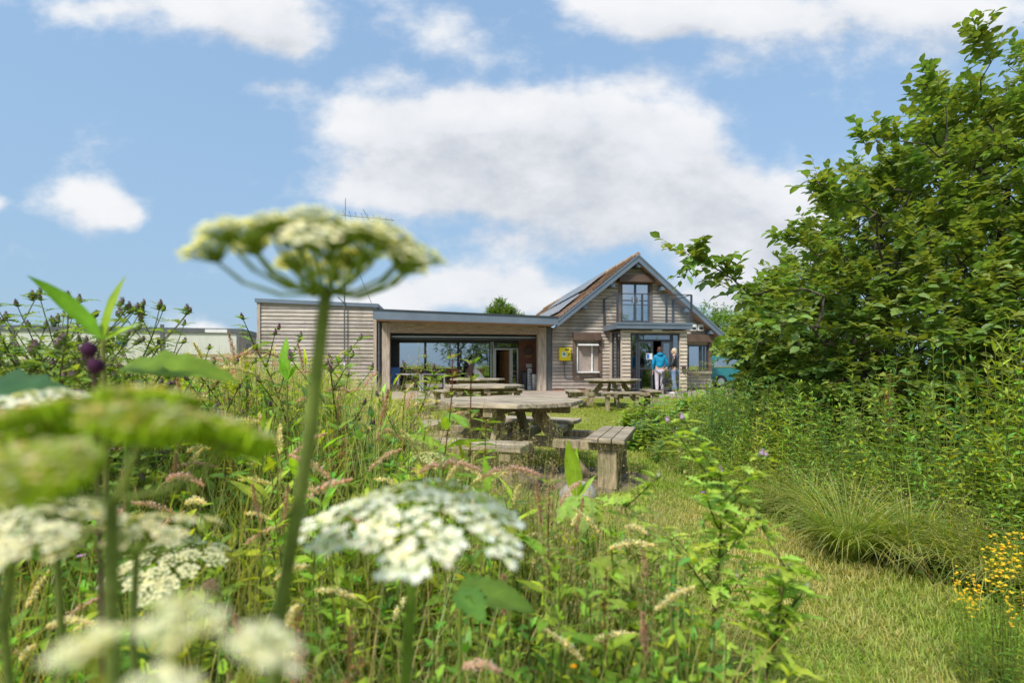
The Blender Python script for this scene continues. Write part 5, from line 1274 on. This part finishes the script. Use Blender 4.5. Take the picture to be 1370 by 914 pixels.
family(docks, [('seeding dock before the corner of the pallet fence', 330,470,3.0,0),('seeding dock in the grass left of the tall hogweed stem', 300,520,2.2,1),('seeding dock right of the tall hogweed stem', 455,520,2.2,2),
    ('pink seeding dock below the right bench, bottom centre', 740,615,2.1,3),('seeding dock in the bottom left grass under the large white head', 400,800,.95,1.2),('pinkish seeding dock left of the large hogweed stem', 470,815,.9,2.7),
    ('seeding dock at the left behind the dark ribbed leaf', 60,470,2.4,2),('seeding dock on the bank under the willow', 1190,500,4.4,1),('seeding dock beside the comfrey', 1010,500,7.5,2)], 1.05, 'seeding docks in the long grass')

# flowering grass stems: arching soft plumes
def make_fog(seed, col=(.60,.42,.36), bend=.9, plume=.15, thick=.014):
    st, bd = Acc(), Acc(); rs = np.random.RandomState(seed); p = np.zeros(3); ang = .02; pts = [p]; n = 16; az = 0
    for i in range(n):
        ang += bend*(i/n)**3*.42; p = p+np.array([math.sin(ang), 0, math.cos(ang)])/n; pts.append(p)
    pts = np.array(pts); tubes(st, pts[:-1], pts[1:], .0016, .0013, np.array((.34,.33,.12)), 5)
    m = 420; t_ = rs.uniform(0,1,m); k = (1-plume)+plume*t_; idx = k*n; i0 = np.minimum(idx.astype(int), n-1); fr = (idx-i0)[:,None]; c = pts[i0]*(1-fr)+pts[i0+1]*fr
    w_ = thick*np.sin(PI*np.clip(t_*.9+.08,0,1))**.6; d = rs.normal(0,1,(m,3)); d /= np.linalg.norm(d,axis=1,keepdims=True); d *= (w_*rs.uniform(.2,1,m))[:,None]
    bd.many(T_chip, frames(rs.uniform(0,2*PI,m), rs.uniform(.2,1.4,m), 0, .008, .0035, .004), c+d, cols(m,col,.25,.15))
    for q in range(2): blades(st, np.zeros((1,3)), np.array([.5]), np.array([.007]), np.array([rs.uniform(0,6)]), np.array([.15]), np.array([.9]), np.array([[.17,.27,.04]]), 5)
    return plant('feathery_seed_stalk', '', 'seed stalk', (0,0,0), [('stem',st,'grass'),('plume',bd,'petal')])
fogs = [make_fog(1), make_fog(2,(.66,.60,.36),.6,.13,.012), make_fog(3,(.55,.36,.33),1.3,.16,.014), make_fog(4,(.42,.25,.19),.15,.15,.012), make_fog(5,(.70,.64,.40),1.1,.13,.013)]
FG = ['pink plumed grass stems in the meadow left of the tables','cream plumed grass stems in the meadow left of the tables','dusky pink grass plumes that arch right over','brown upright grass spikes among the meadow grass','straw coloured arching grass plumes in the meadow']
FL = ['soft pink grass plume bending in the tall meadow left of the tables','slender cream grass plume in the tall meadow left of the tables','dusky pink grass plume arching right over in the meadow','upright brown grass spike standing in the meadow','straw coloured grass plume arching in the meadow']
used = [False]*5
def put_fog(k, x, y, ztop, rz, label=None, group=True):
    o = fogs[k] if not used[k] else copy_tree(fogs[k]); used[k] = True
    hh = [.96,.985,.88,1.0,.93][k]; s_ = ztop/hh; o.location = (x,y,0); o.scale = (s_,)*3 if s_ > .75 else (.8,.8,s_); o.rotation_euler = (0,0,rz); o['label'] = label or FL[k]
    if group: o['group'] = FG[k]
    elif 'group' in o: del o['group']
for (k,px,py,D,rz) in ((0,505,578,1.35,2.9),(3,487,520,1.5,0),(2,545,592,1.3,.2),(2,452,585,1.25,.3),(0,300,600,1.1,.1),(2,270,640,1.0,2.9),(0,330,560,1.5,1),(4,560,605,1.5,.4),(1,375,560,1.6,2)):
    p = ray(px,py,D); put_fog(k, p.x, p.y, p.z, rz)
x, y = pts_left(330, 1.0, 5.0); ht = top_left(x,y)
kk = 0
for i in range(len(x)):
    if ht[i] < .35 or x[i] > lerp_tab(XL,y[i])-.1: continue
    if kk >= 220: break
    kk += 1; put_fog(random.choice([0,1,1,2,3,4,4,0]), x[i], y[i], ht[i]*random.uniform(.85,1.12), random.uniform(0,6.28))
# airy bent grasses crossing the tables
def make_airy(seed):
    st, bd = Acc(), Acc(); rs = np.random.RandomState(seed); tubes(st, [(0,0,0),(.01,0,.4),(.03,0,.7)], [(.01,0,.4),(.03,0,.7),(.07,0,1.0)], .0013, .0008, np.array((.30,.30,.10)), 4)
    for i in range(16):
        z = .66+.022*i; x0 = .03+.04*(z-.7)/.3; a = rs.uniform(0,2*PI); ln = .10*(1.05-i/18); e = np.array([x0+math.cos(a)*ln, math.sin(a)*ln, z+ln*.45]); tubes(st, [(x0,0,z)], [tuple(e)], .0005, .0004, np.array((.32,.30,.12)), 3)
        m = 9; t_ = rs.uniform(.3,1,m)[:,None]; p = np.array([[x0,0,z]])*(1-t_)+e[None]*t_+rs.normal(0,.009,(m,3)); bd.many(T_chip, frames(rs.uniform(0,6.28,m), rs.uniform(-1,1,m), 0, .0065, .0035, .003), p, cols(m,(.46,.36,.18),.25))
    return plant('airy_seed_stalk', '', 'seed stalk', (0,0,0), [('stem',st,'grass'),('panicle',bd,'petal')])
air = [make_airy(1), make_airy(2)]; used2 = [False,False]
def put_air(k, p, rz):
    o = air[k] if not used2[k] else copy_tree(air[k]); used2[k] = True; s_ = p[2]/1.02; o.location = (p[0],p[1],0); o.scale = (s_ if s_ > .6 else .6,)*2+(s_,); o.rotation_euler = (0,0,rz)
    o['label'] = 'thin stem of airy bent grass with tiny straw coloured spikelets'; o['group'] = 'thin airy bent grasses between the path and the tall meadow'
for i in range(130):
    px = random.uniform(560,1010); D = random.uniform(1.05,3.6); yt = random.uniform(.9,1.06)*float(lerp_tab([(560,540),(640,590),(760,640),(900,660),(1010,740)], px))
    p = ray(px,yt,D); 
    if p.z < .15 or p.x > lerp_tab(XL,D): continue
    put_air(random.randint(0,1), p, random.uniform(0,6.28))
for (px,py,D) in ((535,455,1.6),(556,470,1.7),(690,560,1.8),(720,548,1.9),(760,555,2.0)): put_air(1, ray(px,py,D), random.uniform(0,6))

# comfrey beside the lawn
def make_comfrey(seed):
    st, lf, bd = Acc(), Acc(), Acc(); n = 46; rs = np.random.RandomState(seed); r = np.sqrt(U(0,1,n))*.42; a = rad(n); x = r*np.cos(a); y = r*np.sin(a)
    shoots(lf, x, y, (.95-.45*(r/.42)**2)*U(.8,1.05,n), .17, T_herb, (.22,.335,.055), per=8, el=(-.3,.5))
    m = 150; zz = U(.45,.98,m); rr = U(.1,.5,m); a = rad(m); bd.many(T_chip, frames(rad(m), U(-1.2,-.3,m), 0, .028, .014, .014), np.stack([rr*np.cos(a),rr*np.sin(a),zz*(1-.6*rr*rr)],1), cols(m,(.42,.36,.44),.2))
    return plant('comfrey_plant', '', 'shrub', (0,0,0), [('leaves',lf,'leaf'),('bell_flowers',bd,'petal')])
cm = [make_comfrey(1), make_comfrey(2)]
family(cm, [('comfrey clump at the lawn edge, leftmost and nearest the mossy table', 862,532,7.9,0),('second comfrey clump from the mossy table, below the two people', 892,528,8.2,1),('comfrey clump in front of the right house window', 926,520,8.0,2),
    ('low comfrey clump at the bend of the mown path', 876,560,6.8,3),('comfrey clump right of the bend of the path', 935,556,6.4,4),('tall comfrey clump in front of the teal vehicle', 965,508,9.0,5),('comfrey clump behind the large thistle', 990,545,6.6,2.2),('comfrey clump between the lawn edge and the right house window', 905,545,7.4,.6),('comfrey clump closest to the viewer, above the path bend', 925,580,5.9,3.6),('comfrey clump under the left willow twigs', 1010,522,7.6,1.1)], .98, 'comfrey clumps along the right edge of the lawn', 'wide')
# umbellifers (cow parsley gone over) near the comfrey
def make_parsley(seed):
    st, fl = Acc(), Acc(); rs = np.random.RandomState(seed)
    tubes(st, [(0,0,0)], [(0,0,.7)], .006, .004, np.array((.2,.24,.07)), 6)
    for i in range(9):
        a = i*2.4; e = Vector((math.cos(a)*.22*rs.uniform(.4,1), math.sin(a)*.22*rs.uniform(.4,1), rs.uniform(.8,1.0))); tubes(st, [(0,0,.5+.02*i)], [tuple(e)], .003, .002, np.array((.2,.24,.07)), 4)
        m = 60; d = rs.normal(0,1,(m,3))*np.array([.045,.045,.012]); fl.many(T_chip, frames(rs.uniform(0,6.28,m), rs.uniform(-.3,.3,m), 0, .016, .014, .01), np.array(tuple(e))[None]+d, cols(m,(.42,.42,.22),.2))
    return plant('cow_parsley', '', 'wildflower', (0,0,0), [('stem',st,'leaf'),('florets',fl,'petal')])
family([make_parsley(1)], [('faded cow parsley in front of the right house window', 925,490,9.5,0),('faded cow parsley just left of the teal vehicle', 945,482,10,1),('faded cow parsley beside the house corner above the comfrey', 905,506,9.8,2)], 1.0, 'faded cow parsley heads near the house corner')
# grass tussocks on the bank
def make_tussock(seed):
    bl, bd = Acc(), Acc(); n = 620; r = np.sqrt(U(0,1,n))*.12; a = rad(n)
    blades(bl, np.stack([r*np.cos(a),r*np.sin(a),0*a],1), U(.35,.8,n), U(.005,.010,n), a+U(-.5,.5,n), U(.1,.7,n), U(.9,2.1,n), cols(n,(.26,.37,.06),.3,.3), 6, cols(n,(.46,.42,.18),.2))
    m = 260; r = U(.15,.5,m); a = rad(m); bd.many(T_chip, frames(a, U(-.9,.3,m), 0, .016, .005, .005), np.stack([r*np.cos(a),r*np.sin(a),.52-.7*(r-.15)**1.3+rng.normal(0,.03,m)],1), cols(m,(.44,.32,.22),.2))
    return plant('grass_tussock', '', 'grass clump', (0,0,0), [('blades',bl,'grass'),('seed_heads',bd,'petal')])
family([make_tussock(1), make_tussock(2)], [('arching grass tussock with pinkish seed heads at the bend of the path', 1135,630,2.95,0),('arching grass tussock right of the one at the bend', 1215,640,2.85,2),('dry tipped grass tussock against the bank', 1085,615,3.6,1),
    ('grass tussock overhanging the path near the yellow flowers', 1300,668,2.7,4),('grass tussock at the right edge of the path', 1372,700,2.5,3)], .60, 'grass tussocks overhanging the right side of the path')
# yellow flowers at right
def make_yellow(seed):
    st, lf, fl = Acc(), Acc(), Acc(); rs = np.random.RandomState(seed)
    for i in range(6):
        a = rs.uniform(0,6.28); e = np.array([math.cos(a)*.1, math.sin(a)*.1, rs.uniform(.8,1.0)]); tubes(st, [(0,0,0)], [tuple(e)], .002, .0015, np.array((.2,.28,.05)), 4)
        for k in range(14):
            c = e*(1-.02*k)+rs.normal(0,.018,3); m = 9; fl.many(T_petal, frames(rs.uniform(0,6.28,m), rs.uniform(-.2,.6,m), 0, .013, .013, .013), np.tile(c,(m,1)), cols(m,(.80,.62,.05),.12,.1))
    shoots(lf, U(-.08,.08,12), U(-.08,.08,12), U(.5,.85,12), .05, T_lance, (.2,.3,.04), per=10)
    return plant('yellow_bedstraw', '', 'wildflower', (0,0,0), [('stem',st,'leaf'),('leaves',lf,'leaf'),('florets',fl,'petal')])
family([make_yellow(1), make_yellow(4)], [('yellow flowered plant leaning over the path at right', 1300,762,1.75,0),('yellow flowered plant cut by the right edge', 1352,715,1.7,1),('second yellow flowered plant at the right edge, lower', 1368,790,1.6,2)], 1.0, 'yellow flowered plants at the right edge')
st, fl = Acc(), Acc()
# small flower dots near the bottom centre
def dot_flower(label, px, py, D, col, r=.009):
    p = ray(px,py,D); st, fl = Acc(), Acc(); tubes(st, [(0,.02,0)], [(0,0,p.z)], .002, .001, np.array((.2,.28,.06)), 4)
    m = 12; fl.many(T_petal, frames(np.arange(m)*2*PI/m, np.full(m,.25), 0*np.arange(m,dtype=float), r, r, r), np.tile([[0,0,p.z]],(m,1)), cols(m,col,.1)); return plant('small_wildflower', label, 'wildflower', (p.x,p.y,0), [('stem',st,'leaf'),('petals',fl,'petal')])
dot_flower('single orange yellow flower low at the bottom centre', 767,893,1.0,(.75,.42,.01),.008)
dot_flower('small purple flower at the edge of the mown path', 941,660,2.2,(.35,.12,.45),.014)
dot_flower('lilac flower in the grass left of the cream hogweed head', 108,745,1.3,(.40,.25,.50),.011)
dot_flower('yellow flower in the grass left of the large thistle foot', 850,890,1.05,(.70,.55,.02),.005)
# boulder
mb = MB(); mb.blob((0,0,.0),(.16,.13,.12),14,9); mb.v = [(x*(1+.12*math.sin(9*y+4*z)), y*(1+.1*math.sin(7*x)), z*(1+.1*math.sin(11*x+3*y))) for x,y,z in mb.v]
M['stone'] = simple('stone', (.35,.33,.31), .9, var=.25, nscale=9, bmp=.6)
o = mb.build('stone', M['stone'], smooth=True); p = ray(778,655,4.2); o.location = (.55,4.25,.02); tag(o, 'grey stone on the bare soil beneath the right bench', 'stone')
